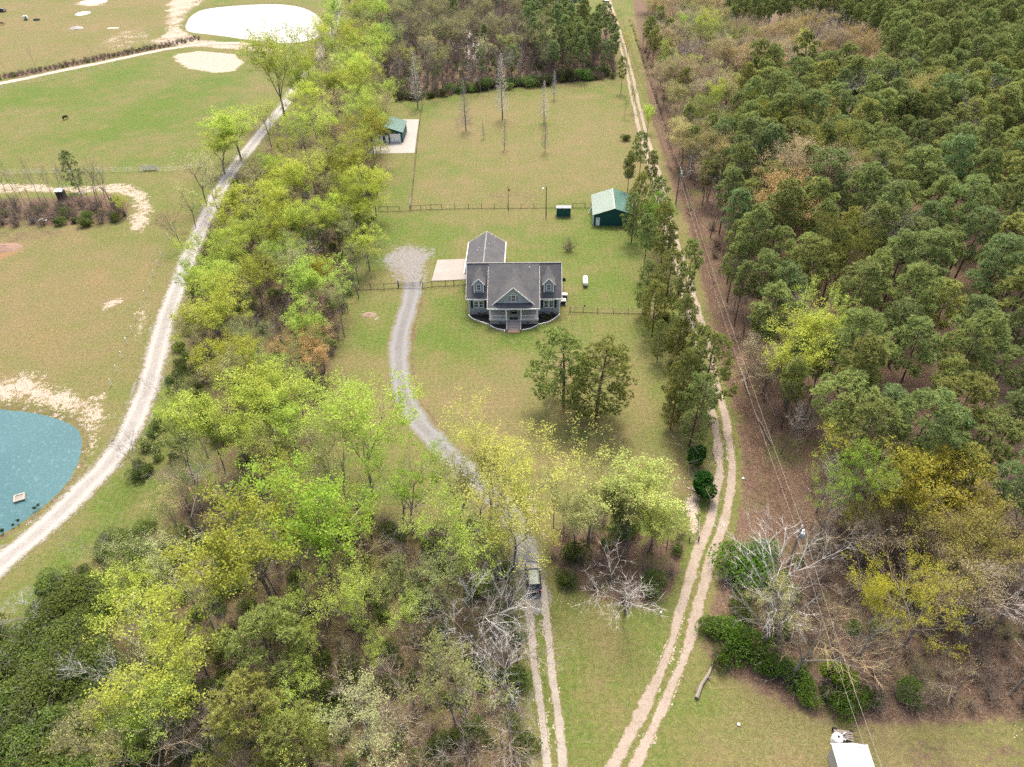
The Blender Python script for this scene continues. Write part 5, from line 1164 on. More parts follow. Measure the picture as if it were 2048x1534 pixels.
zone(edge, 0, 3.3, [(4, BARE + ['slim0', 'slim1'], ['brown', 'grey', (.26, .20, .165)], (8, 13), 'leafless tree along the ditch', BT, 'leafless trees along the ditch'), (3, PINES, ['pine2', 'pine'], (11, 15), 'young pine along the ditch', PT, 'young pines along the ditch'), (1.6, BUD + THIN, ['tan', 'pale', (.27, .26, .12)], (9, 14), 'olive or tan budding tree along the ditch', LT, 'budding trees along the ditch'), (2.5, THK, ['brown', (.2, .15, .1)], (1.5, 3), 'brown thicket beside the ditch', 'thicket', 'thickets along the ditch')], 26, avoid=[(DITCH, 2.2)])
zone([(1255, 30), (1285, 120), (1320, 230), (1350, 330), (1395, 480), (1420, 590), (1440, 660), (1425, 560), (1400, 470), (1350, 310), (1310, 190), (1270, 70)], 0, 2.3, [(1, THK, [(.24, .17, .13), 'brown'], (.6, 1.5), 'low brown brush in the cleared strip along the ditch', 'thicket', 'brush of the ditch strip')], 27, avoid=[(DITCH, .5), (LANE_W, 3.0)])
# the pine wood
forest = [(1300, -90), (1345, -20), (1330, 60), (1420, 80), (1445, 190), (1420, 260), (1440, 330), (1480, 400), (1500, 470), (1530, 560), (1560, 640), (1600, 700), (1620, 790), (1680, 850), (1780, 850), (1900, 880), (1990, 930), (2200, 960), (2500, 700), (2500, -90)]
def w2(poly, z): return np.array([P(a, b, z)[:2] for a, b in poly])
gapsw = [w2([(1290, -60), (1420, -60), (1490, 40), (1480, 150), (1455, 250), (1435, 330), (1395, 330), (1340, 160)], 13), w2([(1480, 25), (1640, 10), (1770, 60), (1790, 130), (1700, 130), (1600, 100), (1520, 110), (1440, 95)], 14), w2([(1590, 560), (1690, 570), (1700, 680), (1600, 740), (1560, 720)], 15), w2([(1330, 90), (1420, 100), (1440, 200), (1380, 210)], 12)]
pts_all = scatter(forest, 15.5, 5.5, seed=31)
pts_all = [p for p in pts_all if all(poly_sd(np.array([p[0]]), np.array([p[1]]), g)[0] < 0 for g in gapsw) and line_d(np.array([p[0]]), np.array([p[1]]), DITCH)[0] > 4.5]
pv = [p for p in pts_all if -90 < proj(p[0], p[1], 17)[0] < 2150 and proj(p[0], p[1], 19)[1] < 1100 and proj(p[0], p[1], 17)[1] > -40]
pv.sort(key=lambda p: p[0] ** 2 + p[1] ** 2)
R = random.Random(5)
NEAR = 225
for i, (x, y) in enumerate(pv[:NEAR]):
    u, v = proj(x, y, 17)
    z_ = 'near' if v > 560 else ('middle' if v > 380 else 'far')
    lab = {'near': 'full green pine in the near part of the pine wood', 'middle': 'green pine in the middle part of the pine wood', 'far': 'green pine in the farther part of the pine wood'}[z_]
    c = R.choice(['pine', 'pine2', 'pine', 'pine3']); h = R.uniform(14.0, 21.5)
    lab = '%s %s pine in the %s part of the pine wood, %s' % ('tall' if h > 18.8 else ('lower' if h < 17.2 else 'middling'), colour_word(c), {'near': 'near', 'middle': 'middle', 'far': 'farther'}[z_], spot(u, v, {'near': (1560, 560, 2048, 1000), 'middle': (1440, 380, 2048, 560), 'far': (1330, 60, 2048, 380)}[z_]))
    plant(R.choice(PINES), x, y, h, c, lab, PT, 'pines of the %s wood' % z_, R.uniform(1.02, 1.36), jitter=.12)
# everything beyond reads as one mass of pines: a point cloud carrying pine instances
far = pv[NEAR:]
mass('far_pine_wood', far, PINES, (17.5, 24), 'far part of the pine wood reading as one green mass', (.258, .305, .110), 3)
print('TREES pines near', min(NEAR, len(pv)), 'far', len(far), 'of', len(pts_all))
# budding and bare trees mixed into the pine wood
zone([(1480, 30), (1640, 10), (1770, 55), (1800, 120), (1700, 130), (1600, 100), (1520, 110), (1440, 95)], 14, 6.5, [(3, BUD, ['tan', 'tan', (.34, .27, .12)], (13, 17), 'tan budding tree in the pine wood clearing', LT, 'tan trees in the far pine wood'), (1, BARE, ['white', 'grey'], (13, 17), 'pale leafless tree in the pine wood clearing', BT, 'leafless trees in the far pine wood')], 28)
for i, (x, y, c) in enumerate(((1720, 138, 'white'), (1795, 132, 'white'), (1935, 130, 'white'), (1972, 195, 'white'), (1588, 172, 'grey'), (1742, 285, 'grey'), (1985, 60, 'grey'), (1850, 90, 'grey'), (1790, 395, 'grey'), (1548, 265, 'grey'), (1680, 300, 'tan'), (1560, 60, 'grey'))):
    top(BARE[i % 4], x, y, 20.5, c, 'pale leafless tree among the pines, ' + spot(x, y, (1480, 40, 2048, 420)), BT, 'leafless trees among the pines', .95)
for i, (x, y, c) in enumerate(((1635, 182, (.30, .30, .09)), (1688, 232, (.26, .27, .07)), (1770, 280, (.28, .26, .08)), (1835, 140, (.3, .27, .11)), (1552, 188, (.24, .26, .05)), (1610, 265, 'tan'), (1655, 285, 'tan'), (1600, 330, 'orange'), (1700, 430, (.16, .17, .04)))):
    top(BUD[i % 3], x, y, 20, c, colour_word(c) + ' budding tree among the pines, ' + spot(x, y, (1480, 40, 2048, 480)), LT, 'budding trees among the pines', 1.0)
zone([(1300, -30), (1415, -40), (1485, 40), (1478, 150), (1452, 250), (1432, 330), (1398, 330), (1345, 170)], 11, 5.6, [(3, BUD, ['tan', 'tan', (.36, .31, .15), 'olive'], (11, 16), 'tan budding tree beside the ditch top', LT, 'tan trees at the top of the ditch'), (2, BARE, ['brown', 'grey', 'white'], (10, 15), 'leafless tree beside the ditch top', BT, 'leafless trees at the top of the ditch'), (1, THIN, ['pale', 'lime2'], (11, 15), 'thin leafed tree beside the ditch top', LT, 'thin trees at the top of the ditch')], 35, avoid=[(DITCH, 4.0), (LANE_W, 6)])
zone([(1500, 620), (1560, 700), (1600, 790), (1640, 870), (1600, 880), (1560, 820), (1510, 740)], 9, 4.5, [(1, BARE + BUD[:1], ['grey', 'tan', 'brown'], (9, 13), 'greyish twiggy tree at the wood edge below the lime trees', BT, 'twiggy trees below the lime trees')], 29)
# brush on the woods' floors: thin dead stems nobody could count
def brush(name, zones, density, col, hgt, seed, avoid=ROADS):
    R = random.Random(seed); V = []; Fc = []; rn = []
    for poly in zones:
        for x, y in scatter(poly, 0, density, seed=seed, avoid=avoid):
            n = R.randint(5, 9); r0 = R.random()
            for _ in range(n):
                az = R.uniform(0, 6.28); L_ = R.uniform(*hgt); lean = R.uniform(.3, 1.35); d = Vector((math.cos(az) * math.sin(lean), math.sin(az) * math.sin(lean), math.cos(lean)))
                p = Vector((x + R.gauss(0, .3), y + R.gauss(0, .3), 0)); w = d.cross(Vector((R.gauss(0, 1), R.gauss(0, 1), R.gauss(0, 1)))).normalized() * R.uniform(.010, .022)
                m = p + d * L_ * .55; e = p + d * L_ + Vector((R.gauss(0, .2), R.gauss(0, .2), -.12 * L_)); i = len(V)
                V += [tuple(p - w), tuple(p + w), tuple(m + w), tuple(m - w), tuple(e)]; Fc += [(i, i + 1, i + 2, i + 3), (i + 3, i + 2, i + 4)]; rn += [min(1, max(0, r0 + R.uniform(-.3, .3)))] * 5
    me = bpy.data.meshes.new(name); me.from_pydata(V, [], Fc); at = me.attributes.new('rnd', 'FLOAT', 'POINT'); at.data.foreach_set('value', rn)
    me.materials.append(M_shrubleaf); o = bpy.data.objects.new(name, me); COL.objects.link(o); o['kind'] = 'stuff'; o.color = (*col, 1); return o
brush('undergrowth', [front, rw], .75, (.30, .23, .17), (.8, 2.2), 41)
brush('dead_brush', [[(1262, 40), (1290, 120), (1325, 230), (1362, 340), (1405, 470), (1432, 560), (1462, 680), (1500, 800), (1560, 950), (1640, 1060), (1600, 1130), (1520, 1060), (1480, 900), (1458, 740), (1430, 620), (1395, 480), (1345, 310), (1310, 190), (1270, 70)]], 0.7, (.25, .175, .135), (.5, 1.9), 42, [(LANE_W, 2.8)])
brush('leaf_brush', [belt], 1.6, (.20, .15, .11), (.7, 1.8), 43)

for kind, keys, col, nm, lab in (('budding', BUD + THIN, (.28, .285, .14), 'budding_wood', 'grey green budding trees far behind the back lawn reading as one mass'), ('bare', BARE, (.24, .195, .16), 'leafless_wood', 'grey brown leafless wood far behind the back lawn reading as one mass'), ('thicket', THK, (.215, .168, .132), 'brown_thicket', 'tangled brown thicket on the floor of the woods'), ('shrub', SHR + FB, (.135, .185, .05), 'green_underbrush', 'green underbrush on the floor of the woods')):
    mass(nm, [(x, y) for x, y, h in MASS[kind]], keys, None, lab, col, 8) if 0 else mass(nm, MASS[kind], keys, None, lab, col, 8)
zz = scatter([(-100, 1290), (60, 1210), (150, 1130), (230, 1060), (290, 1040), (300, 1100), (250, 1180), (180, 1290), (230, 1400), (300, 1600), (-100, 1700)], 1.5, 1.8, seed=18, avoid=[(GRAVEL_ROAD, 4.5)])
mass('green_bush_mass', [(x, y, RG.uniform(1.5, 4.4)) for x, y in zz], FB, None, 'dense feathery green bushes beside the gravel road at the bottom left', (.175, .235, .062), 9)
n_ = {}
for o in COL.objects:
    if o.get('group'): n_[(o['category'], o['group'])] = n_.get((o['category'], o['group']), 0) + 1
print('GROUPS', sorted(((v, k) for k, v in n_.items()), reverse=True)[:40])
# ------------------------------------------------------------------ fences, gates, posts
def fence(name, pts, h, mpost, label, rails=(), wires=(.25, .6, .95, 1.2), r=.06, bottom=True, tops=None, group=None, wr=.012):
    w = [P(a, b) for a, b in pts]; c = np.mean(w, axis=0)
    root = empty(name, (c[0], c[1], 0), 0, label, 'fence', group); first = None
    for i, p in enumerate(w):
        hh = (tops or {}).get(i, h)
        if first is None: first = MB().tube([(0, 0, -.2), (0, 0, 1.0)], r, 7, True).build('post', mpost, root); o = first
        else: o = copy_obj(first, root)
        o.location = tuple(p - c); o.scale = (1, 1, hh)
    mb = MB()
    for i in range(len(w) - 1):
        a, b = w[i] - c, w[i + 1] - c
        for z in wires: mb.tube([a + (0, 0, z), b + (0, 0, z)], wr, 3)
        if bottom: mb.tube([a + (0, 0, .06), b + (0, 0, .06)], .035, 4)
    if wires or bottom: mb.build('wire', M_darkwood if mpost is not M_white else M_steel, root)
    for i, j, z in rails:
        MB().tube([w[i] - c + (0, 0, z), w[j] - c + (0, 0, z)], .055, 6, True).build('rail', mpost, root)
    return root
fence('fence', [(693, 580), (717, 580), (742, 579), (768.6, 578.5), (796.7, 577)], 1.35, M_darkwood, 'dark wire fence from the tree belt to the driveway gate', rails=((0, 1, 1.25), (3, 4, 1.25)))
fence('fence', [(846, 577), (864.6, 573.6), (891, 572.7), (908, 572), (933, 569)], 1.35, M_darkwood, 'dark wire fence between the driveway gate and the house', rails=((0, 1, 1.25), (1, 2, 1.25), (2, 3, 1.25), (3, 4, 1.25)))
fence('fence', [(1140, 624.5), (1166.6, 625), (1195, 626), (1227, 627), (1256, 627.6), (1284, 628), (1300, 628)], 1.3, M_greywood, 'wooden post and wire fence right of the house', rails=((0, 1, 1.2),))
fence('fence', [(758, 423), (775.7, 423), (800, 423), (820, 422)], 1.4, M_darkwood, 'dark wire fence between the belt and the corner post on the back lawn', rails=((0, 1, 1.3), (1, 2, 1.3)), tops={3: 2.2})
fence('fence', [(822, 421), (842, 420), (862, 419), (883.7, 419), (910, 418), (937, 417.5), (963, 417), (988.7, 417), (1015, 417), (1042, 417), (1068, 416.6), (1092, 416.5), (1120, 416), (1146, 416), (1170, 416), (1182, 416)], 1.4, M_darkwood, 'long wire fence across the back lawn behind the house', rails=((0, 2, 1.25), (2, 3, 1.3), (13, 14, 1.3)))
fence('fence', [(822, 418), (824, 395), (827, 365), (830, 335), (833, 305), (836, 275), (839, 250), (842, 228), (845, 212)], 1.35, M_greywood, 'wire fence running away along the garage yard', bottom=True)
fence('fence', [(1003 + i * 34, 176 - i * 3.0) for i in range(7)], 1.3, M_greywood, 'thin wire fence at the far end of the back lawn', bottom=False)
a, b = P(797.5, 574.8), P(842, 575.8)
r = empty('driveway_gate', tuple((a + b) / 2), math.atan2(b[1] - a[1], b[0] - a[0]), 'closed dark tube gate across the driveway', 'gate')
L_ = float(np.linalg.norm(b - a)) / 2 - .08
for z in (.25, .5, .75, 1.0, 1.3): MB().tube([(-L_, 0, z), (L_, 0, z)], .03, 6, True).build('bar', M_black, r)
for x in (-L_, -L_ * .33, L_ * .33, L_): MB().tube([(x, 0, .2), (x, 0, 1.32)], .035, 6, True).build('upright', M_black, r)
for px, py, h, lab in ((797, 575.5, 1.7, 'dark gate post left of the driveway gate'), (843.5, 577, 1.75, 'dark gate post right of the driveway gate')):
    q = P(px, py); tag(MB().tube([(0, 0, -.2), (0, 0, h)], .10, 8, True).build('gate_post', M_darkwood, loc=tuple(q)), lab, 'post')
for px, py, h, lab in ((841.5, 585, 2.0, 'pale leaning brace pole beside the driveway gate'), (819.5, 412, 2.2, 'pale brace pole at the fence corner on the back lawn')):
    q = P(px, py); tag(MB().tube([(0, -.9, 0), (.35, .6, h)], .08, 7, True).build('brace_pole', M_pale, loc=tuple(q)), lab, 'pole')
# hay field fence with white posts, wires and a gate panel
fence('fence', [(-20, 350), (23.6, 349), (52, 348), (82, 347), (112, 346.5), (142, 346), (169, 345.5), (198, 345), (226.6, 344.5), (257, 344), (286, 343.5)], 1.4, M_white, 'wire fence with white posts along the hay field', bottom=False, r=.085, wires=(.3, .65, 1.0, 1.3))
fence('fence', [(317, 343), (344.5, 342), (380, 338), (414, 333)], 1.4, M_white, 'short wire fence with white posts between field gate and gravel road', bottom=False, r=.085)
a, b = P(286, 341), P(315, 341)
r = empty('field_gate', tuple((a + b) / 2), 0, 'grey green metal field gate panel leaning in the hay field fence', 'gate'); L_ = (b[0] - a[0]) / 2
for z in np.linspace(.15, 1.5, 7): MB().box(-L_, L_, -.03, .03, z - .06, z + .06).build('bar', M_steel, r)
for x in (-L_, 0, L_): MB().box(x - .05, x + .05, -.04, .04, .1, 1.6).build('upright', M_steel, r)
MB().tube([(-L_, 0, 1.5), (-L_ - 1.3, -.2, .05)], .06, 5, True).build('brace', M_steel, r)
first = None
for i, (px, py) in enumerate(((344.6, 458), (338, 478), (324, 514), (317, 532), (309, 552), (301, 572), (292, 593.5), (283.5, 615.5), (274, 640), (266, 665), (255.5, 688), (245, 715), (235, 743), (224, 771))):
    q = P(px, py)
    if first is None: first = MB().tube([(0, 0, -.2), (0, 0, 1.45)], .075, 7, True).build('fence_post', M_white); o = first
    else: o = copy_obj(first)
    o.location = tuple(q); tag(o, 'white fence post in the line along the gravel road above the teal pond', 'post', 'white posts along the gravel road')
for i, (px, py) in enumerate(((5.7, 177), (32, 172), (58, 166.5), (83, 162), (108, 158), (132, 152), (156, 147.5), (180, 143), (204, 140), (226.6, 133))):
    o = copy_obj(first); o.location = tuple(P(px, py)); tag(o, 'white fence post in the line below the farm road', 'post', 'white posts below the farm road'); o.scale = (1.3, 1.3, 1.0)
first2 = None
for i, (px, py) in enumerate(((15, 9), (36, 6), (55, 3))):
    o = copy_obj(first); o.location = tuple(P(px, py)); tag(o, 'white fence post at the top left field edge', 'post', 'white posts at the top left')
# wooden frame round the sandy patch by the lane
q = P(1388, 1082); r = empty('wooden_rail', tuple(q), .05, 'low weathered wooden rail frame beside the sandy lane', 'rail')
a, b, c = P(1378, 1083) - q, P(1397, 1083) - q, P(1401, 1040) - q
for s_, e_ in ((a, b), (b, c)):
    for z in (.35, .8): MB().tube([s_ + (0, 0, z), e_ + (0, 0, z)], .05, 6, True).build('rail', M_greywood, r)
for p in (a, b, c): MB().tube([p + (0, 0, -.1), p + (0, 0, 1.0)], .08, 7, True).build('post', M_darkwood, r)
q = P(1019, 1128); tag(MB().tube([(0, 0, -.2), (.02, 0, 3.4)], .09, 8, True).build('marker_post', mat('pale_yellow_wood', (.55, .47, .22), .8), loc=tuple(q)), 'pale yellow wooden post beside the driveway near the car', 'post')

# ------------------------------------------------------------------ poles and lines
def util_pole(px, py, h, label, lean=0):
    q = P(px, py, h); r = empty('utility_pole', (q[0], q[1], 0), 0, label, 'utility pole')
    MB().tube([(0, 0, -.3), (0, 0, h)], [.17, .12], 10, True).build('pole', M_greywood, r)
    t = MB().lathe([(.01, h - 2.2), (.25, h - 2.2), (.25, h - 1.25), (.20, h - 1.15), (.01, h - 1.12)], 12, (.42, -.05)).build('transformer', mat('transformer_grey', (.48, .55, .60), .5), r, True)
    MB().tube([(.42, -.05, h - 1.15), (.42, -.05, h - .85)], .05, 6, True).build('bushing', M_white, t)
    MB().tube([(0, 0, h - 1.8), (.25, -.03, h - 1.8)], .04, 5).build('bracket', M_steel, r); MB().tube([(0, 0, h), (0, 0, h + .22)], .06, 6, True).build('insulator', M_white, r)
    MB().box(-.04, .5, -.05, .05, h - .75, h - .65).build('cutout', M_white, r)
    return np.array([q[0], q[1], h])
p1 = util_pole(1604, 1053, 9.2, 'near wooden utility pole with grey transformer in the leaf strewn strip'); p2 = util_pole(1361, 337, 9.0, 'far wooden utility pole with transformer beside the ditch')
p0 = P(1800, 1640, 8.5); p3 = P(1262, 60, 9)
def wire(a, b, sag, label):
    pts = [a + (b - a) * t - np.array([0, 0, sag * 4 * t * (1 - t)]) for t in np.linspace(0, 1, 18)]; m_ = (pts[0] + pts[-1]) / 2
    tag(MB().tube([tuple(p - m_) for p in pts], .013, 4).build('power_line', mat('aluminium_wire', (.30, .28, .25), .5), loc=tuple(m_)), label, 'power line')
wire(p1 + (0, 0, .2), p0 + (0, 0, .2), .7, 'upper power line from the near pole over the off white shed'); wire(p1 - (0, 0, 1.7), p0 - (0, 0, 1.7), .9, 'lower power line from the near pole over the off white shed')
wire(p1 + (0, 0, .2), p2 + (0, 0, .2), 1.2, 'upper power line between the near and far poles'); wire(p1 - (0, 0, 1.7), p2 - (0, 0, 1.7), 1.4, 'lower power line between the near and far poles')
wire(p2 + (0, 0, .2), p3, 1.2, 'power line from the far pole up the cleared strip')
q = P(1092, 435); r = empty('light_pole', tuple(q), 0, 'tall dark light pole with white lamp on the back lawn fence', 'light pole')
MB().tube([(0, 0, -.2), (0, 0, 7.9)], [.12, .085], 8, True).build('pole', M_darkwood, r); MB().tube([(0, 0, 7.4), (-.55, -.1, 7.55)], .035, 6).build('arm', M_steel, r)
MB().lathe([(.02, 7.62), (.2, 7.58), (.24, 7.45), (.16, 7.36), (.02, 7.33)], 10, (-.75, -.13)).build('lamp_head', M_white, r, True)
q = P(1017, 421); r = empty('flag_pole', tuple(q), 0, 'slim brown flag pole with small red flag behind the house', 'flag pole')
MB().tube([(0, 0, -.2), (0, 0, 6.4)], [.07, .045], 7, True).build('pole', M_darkwood, r)
mb = MB()
for k in range(5): mb.face([(.05 + .09 * k, .04 * (k % 2), 5.05 + .02 * k), (.14 + .09 * k, .04 * ((k + 1) % 2), 5.07 + .02 * k), (.14 + .09 * k, .04 * ((k + 1) % 2), 5.62 - .05 * k), (.05 + .09 * k, .04 * (k % 2), 5.67 - .05 * k)])
f_ = mb.build('flag', mat('faded_red_cloth', (.42, .12, .12), .9), r); sm = f_.modifiers.new('s', 'SOLIDIFY'); sm.thickness = .01

# ------------------------------------------------------------------ things round the house
q = P(1170.5, 568); r = empty('propane_tank', tuple(q), math.radians(-4), 'white propane tank lying on the lawn right of the house', 'gas tank')
prof = [(0.01, -1.62), (.22, -1.58), (.40, -1.47), (.50, -1.3), (.52, -1.15), (.52, 1.15), (.50, 1.3), (.40, 1.47), (.22, 1.58), (.01, 1.62)]
b_ = MB().lathe(prof, 18).xf(lambda v: (v[0], v[2], v[1] + .82)).build('tank_body', M_white, r, True)
MB().lathe([(.2, 1.30), (.2, 1.46), (.15, 1.52), (.01, 1.53)], 10).build('valve_cover', mat('grey_cap', (.25, .25, .25), .6), r)
for y in (-.9, .9): MB().box(-.35, .35, y - .09, y + .09, -.02, .42).build('foot', M_steel, r)
bx = hp(9.75, 7.3); r = empty('air_conditioner', (bx[0], bx[1], 0), HY, 'dark air conditioner with fan on top beside the house end', 'air conditioner')
MB().box(-.48, .48, -.48, .48, .08, .92).build('cabinet', mat('ac_side', (.03, .045, .055), .6), r); MB().box(-.52, .52, -.52, .52, .92, .98).build('top_plate', M_pale, r)
MB().lathe([(.34, .985), (.36, 1.0), (.30, 1.0), (.28, .985)], 16).build('fan_ring', M_black, r)
mb = MB()
for k in range(5): t = k * 1.256; mb.prism([(.03 * math.cos(t), .03 * math.sin(t), .984), (.27 * math.cos(t - .3), .27 * math.sin(t - .3), .984), (.27 * math.cos(t + .3), .27 * math.sin(t + .3), .992)], (0, 0, .006))
mb.build('fan_blade', M_black, r, kind='stuff'); MB().box(-.6, .6, -.6, .6, -.02, .08).build('base', M_concrete, r)
bx = hp(10.0, 9.4); r = empty('generator', (bx[0], bx[1], 0), HY, 'beige topped standby generator behind the air conditioner', 'generator')
MB().box(-.62, .62, -.42, .42, .1, .85).build('cabinet', mat('gen_side', (.13, .12, .11), .7), r); MB().prism([(-.66, -.1, .86), (.66, -.1, .86), (.66, .48, .94), (-.66, .48, .94)], (0, 0, .06)).build('lid', M_pale, r)
MB().box(-.7, .7, -.5, .5, -.02, .1).build('base', M_concrete, r)
for k in range(3): MB().box(-.5, .5, -.43, -.42, .25 + .18 * k, .31 + .18 * k).build('louvre', M_black, r)
bx = hp(9.35, 10.6); r = empty('electric_meter', (bx[0], bx[1], 0), HY, 'small round white meter on a post at the house end', 'meter')
MB().box(-.03, .03, -.03, .03, 0, 1.2).build('post', M_steel, r); MB().lathe([(.01, .95), (.18, .95), (.2, 1.1), (.14, 1.25), (.01, 1.28)], 12).build('meter_dome', M_white, r, True)
bx = hp(9.9, 12.2); r = empty('satellite_dish', (bx[0], bx[1], 0), .6, 'dark satellite dish on a pole at the right end of the house', 'satellite dish')
MB().tube([(0, 0, -.1), (0, 0, 2.6)], .035, 6, True).build('pole', M_black, r)
d = MB().lathe([(.01, 0), (.25, .03), (.42, .10), (.43, .12), (.25, .05), (.01, .02)], 14).build('dish', M_black, r, True); d.location = (0, -.05, 2.65); d.rotation_euler = (1.0, 0, 0)
MB().tube([(0, -.05, 2.5), (0, -.5, 2.75)], .018, 5).build('feed_arm', M_black, r)
for u, v, h, c in ((5.6, 2.2, .8, (.16, .12, .10)), (6.4, 1.7, .75, (.07, .11, .04)), (6.9, 2.4, .8, (.08, .10, .045)), (7.7, 2.9, .7, (.13, .12, .06)), (5.4, 1.0, .6, (.05, .09, .03)), (6.1, 2.9, .7, (.10, .09, .05))):
    x = hp(u, v); plant('shrub%d' % (int(u * 10) % 4), x[0], x[1], h, c, 'low shrub in the mulch bed right of the porch', 'shrub', 'shrubs in the right mulch bed', 1.0)
x = hp(-6.3, 2.75); plant('thicket0', x[0], x[1], 1.0, 'dbrown', 'small leafless shrub in the left mulch bed', 'shrub', None, .8)
q = hp(-1.75, -2.5); tag(MB().lathe([(.02, 0), (.14, 0), (.17, .2), (.10, .27), (.02, .28)], 8).build('garden_stone', M_pale, loc=q), 'small pale garden ornament at the left foot of the porch steps', 'ornament')
q = hp(-.55, -.55 + .2); 
r = empty('planter', hp(.0, .28)[:2] + (1.0,), HY, 'pair of dark planters standing at the head of the porch steps', 'planter')
for x in (-.42, .42): MB().box(x - .36, x + .36, -.18, .2, 0, .34).build('tub', M_dark, r)

# ------------------------------------------------------------------ vehicles
def ringbody(rings, n=5, b=.16):
    """a closed body from cross sections (y, half width, z low, z high), with rounded shoulders"""
    mb = MB(); k = None
    for y, hw, z0, z1 in rings:
        bb = min(b, (z1 - z0) * .45, hw * .45); ring = []
        for cx, cz, a0 in ((hw - bb, z1 - bb, 0), (-hw + bb, z1 - bb, 90), (-hw + bb, z0 + bb, 180), (hw - bb, z0 + bb, 270)):
            for j in range(4): a = math.radians(a0 + 30 * j); ring.append((cx + bb * math.cos(a), y, cz + bb * math.sin(a)))
        k = len(ring); mb.v += ring
    m = len(rings)
    for i in range(m - 1):
        for j in range(k): j2 = (j + 1) % k; mb.f.append((i * k + j, i * k + j2, (i + 1) * k + j2, (i + 1) * k + j)); mb.m.append(0)
    mb.f.append(tuple(range(k))); mb.f.append(tuple(range(m * k - 1, (m - 1) * k - 1, -1))); mb.m += [0, 0]
    return mb
def car(name, x, y, rz, paint, label, cat='car', roofp=None, pickup=False, detail=True):
    r = empty(name, (x, y, .03), rz, label, cat)
    rings = [(-2.36, .70, .55, .92), (-2.32, .86, .42, 1.02), (-2.0, .93, .36, 1.07), (-1.0, .945, .33, 1.06), (.3, .945, .33, 1.04), (1.1, .94, .34, 1.02), (1.75, .91, .36, .98), (2.15, .85, .40, .90), (2.32, .74, .48, .80), (2.36, .6, .55, .72)]
    ringbody(rings).build('body', paint, r, True)
    y0, y1, t0, t1 = (-.6, 1.05, -.5, .25) if pickup else (-2.22, 1.12, -1.78, .28)
    g = MB(); B = [(-.86, y0, 1.0), (.86, y0, 1.0), (.84, y1, .99), (-.84, y1, .99)]; T_ = [(-.66, t0, 1.66), (.66, t0, 1.66), (.64, t1, 1.66), (-.64, t1, 1.66)]
    for q in ((0, 1), (1, 2), (2, 3), (3, 0)): g.face([B[q[0]], B[q[1]], T_[q[1]], T_[q[0]]])
    g.face(T_); g.build('pillars', paint, r)
    ringbody([(t0 - .06, .60, 1.635, 1.69), (t0 + .1, .68, 1.63, 1.735), ((t0 + t1) / 2, .69, 1.63, 1.75), (t1 - .1, .67, 1.63, 1.735), (t1 + .05, .60, 1.635, 1.69)], b=.05).build('roof', roofp or paint, r, True)
    def pane(nm, a, b, c, d, ins=.08, m=M_glass):
        q = [Vector(v) for v in (a, b, c, d)]; ce = sum(q, Vector()) / 4; nrm = (q[1] - q[0]).cross(q[2] - q[0]).normalized() * .012
        mb = MB(); mb.prism([tuple(v + (ce - v) * ins + nrm) for v in q], tuple(nrm * .3)); return mb.build(nm, m, r)
    pane('windscreen', B[2], B[3], T_[3], T_[2]); pane('rear_window', B[0], B[1], T_[1], T_[0], .1)
    for s in (0, 1):
        b0, b1, c0, c1 = (B[1], B[2], T_[1], T_[2]) if s == 0 else (B[0], B[3], T_[0], T_[3])
        L = lambda a, b, t: tuple(np.array(a) + (np.array(b) - np.array(a)) * t)
        for u0, u1 in ((.04, .34), (.36, .62), (.64, .95)) if not pickup else ((.1, .9),):
            q = [L(b0, b1, u0), L(b0, b1, u1), L(c0, c1, u1), L(c0, c1, u0)]
            pane('side_window', *(q if s == 0 else q[::-1]), ins=.09)
    for sx in (-1, 1):
        MB().box(sx * .80 - .11, sx * .80 + .11, -2.37, -2.25, .78, 1.0).build('tail_light', mat('red_lens', (.40, .02, .02), .3), r)
        MB().prism([(sx * .82 - .14, 2.05, .74), (sx * .82 + .10, 2.0, .76), (sx * .82 + .08, 2.06, .88), (sx * .82 - .14, 2.18, .86)], (0, .08, 0)).build('headlight', M_white, r)
        MB().box(min(sx * .93, sx * 1.08), max(sx * .93, sx * 1.08), .62, .74, 1.0, 1.14).build('mirror', paint, r)
        MB().tube([(sx * .58, t0 + .15, 1.79), (sx * .58, t1 - .1, 1.79)], .025, 5, True).build('roof_rail', M_black, r) if not pickup else None
        for sy in (-1.42, 1.42):
            t_ = MB().lathe([(.20, -.11), (.31, -.11), (.345, -.06), (.345, .06), (.31, .11), (.20, .11)], 18).build('tyre', M_dark, None, True); w_ = empty('wheel', (sx * .86, sy, .345), 0, par=r); t_.parent = w_; t_.rotation_euler = (0, math.pi / 2, 0)
            rm = MB().lathe([(.01, -.09), (.21, -.09), (.22, 0), (.21, .09), (.01, .09)], 12).build('rim', M_steel, w_); rm.rotation_euler = (0, math.pi / 2, 0)
    MB().box(-.75, .75, -2.44, -2.30, .42, .62).build('rear_bumper', M_black, r); MB().box(-.7, .7, 2.28, 2.42, .40, .58).build('front_bumper', M_black, r)
    MB().box(-.26, .26, -2.385, -2.36, .70, .84).build('number_plate', M_pale, r)
    return r
M_carblack = mat('black_paint', (.025, .03, .03), .18, .03, spec=.5, coat=.8); M_cargrey = mat('roof_paint', (.20, .23, .19), .45, .05, spec=.4); M_carwhite = mat('white_paint', (.75, .75, .76), .3, .03, coat=.5)
q = P(1066.5, 1160); car('parked_car', q[0], q[1], math.radians(2.5), M_carblack, 'black car seen from above on the driveway under the trees', roofp=M_cargrey)
q = P(1211, 3.5); car('pickup_truck', q[0], q[1], .3, M_carwhite, 'white pickup truck at the very top of the lane', 'truck', pickup=True)
q = P(4, 24); car('parked_car', q[0], q[1], 1.3, mat('dark_blue_paint', (.02, .03, .04), .3), 'dark car at the top left edge of the far field', roofp=M_cargrey)
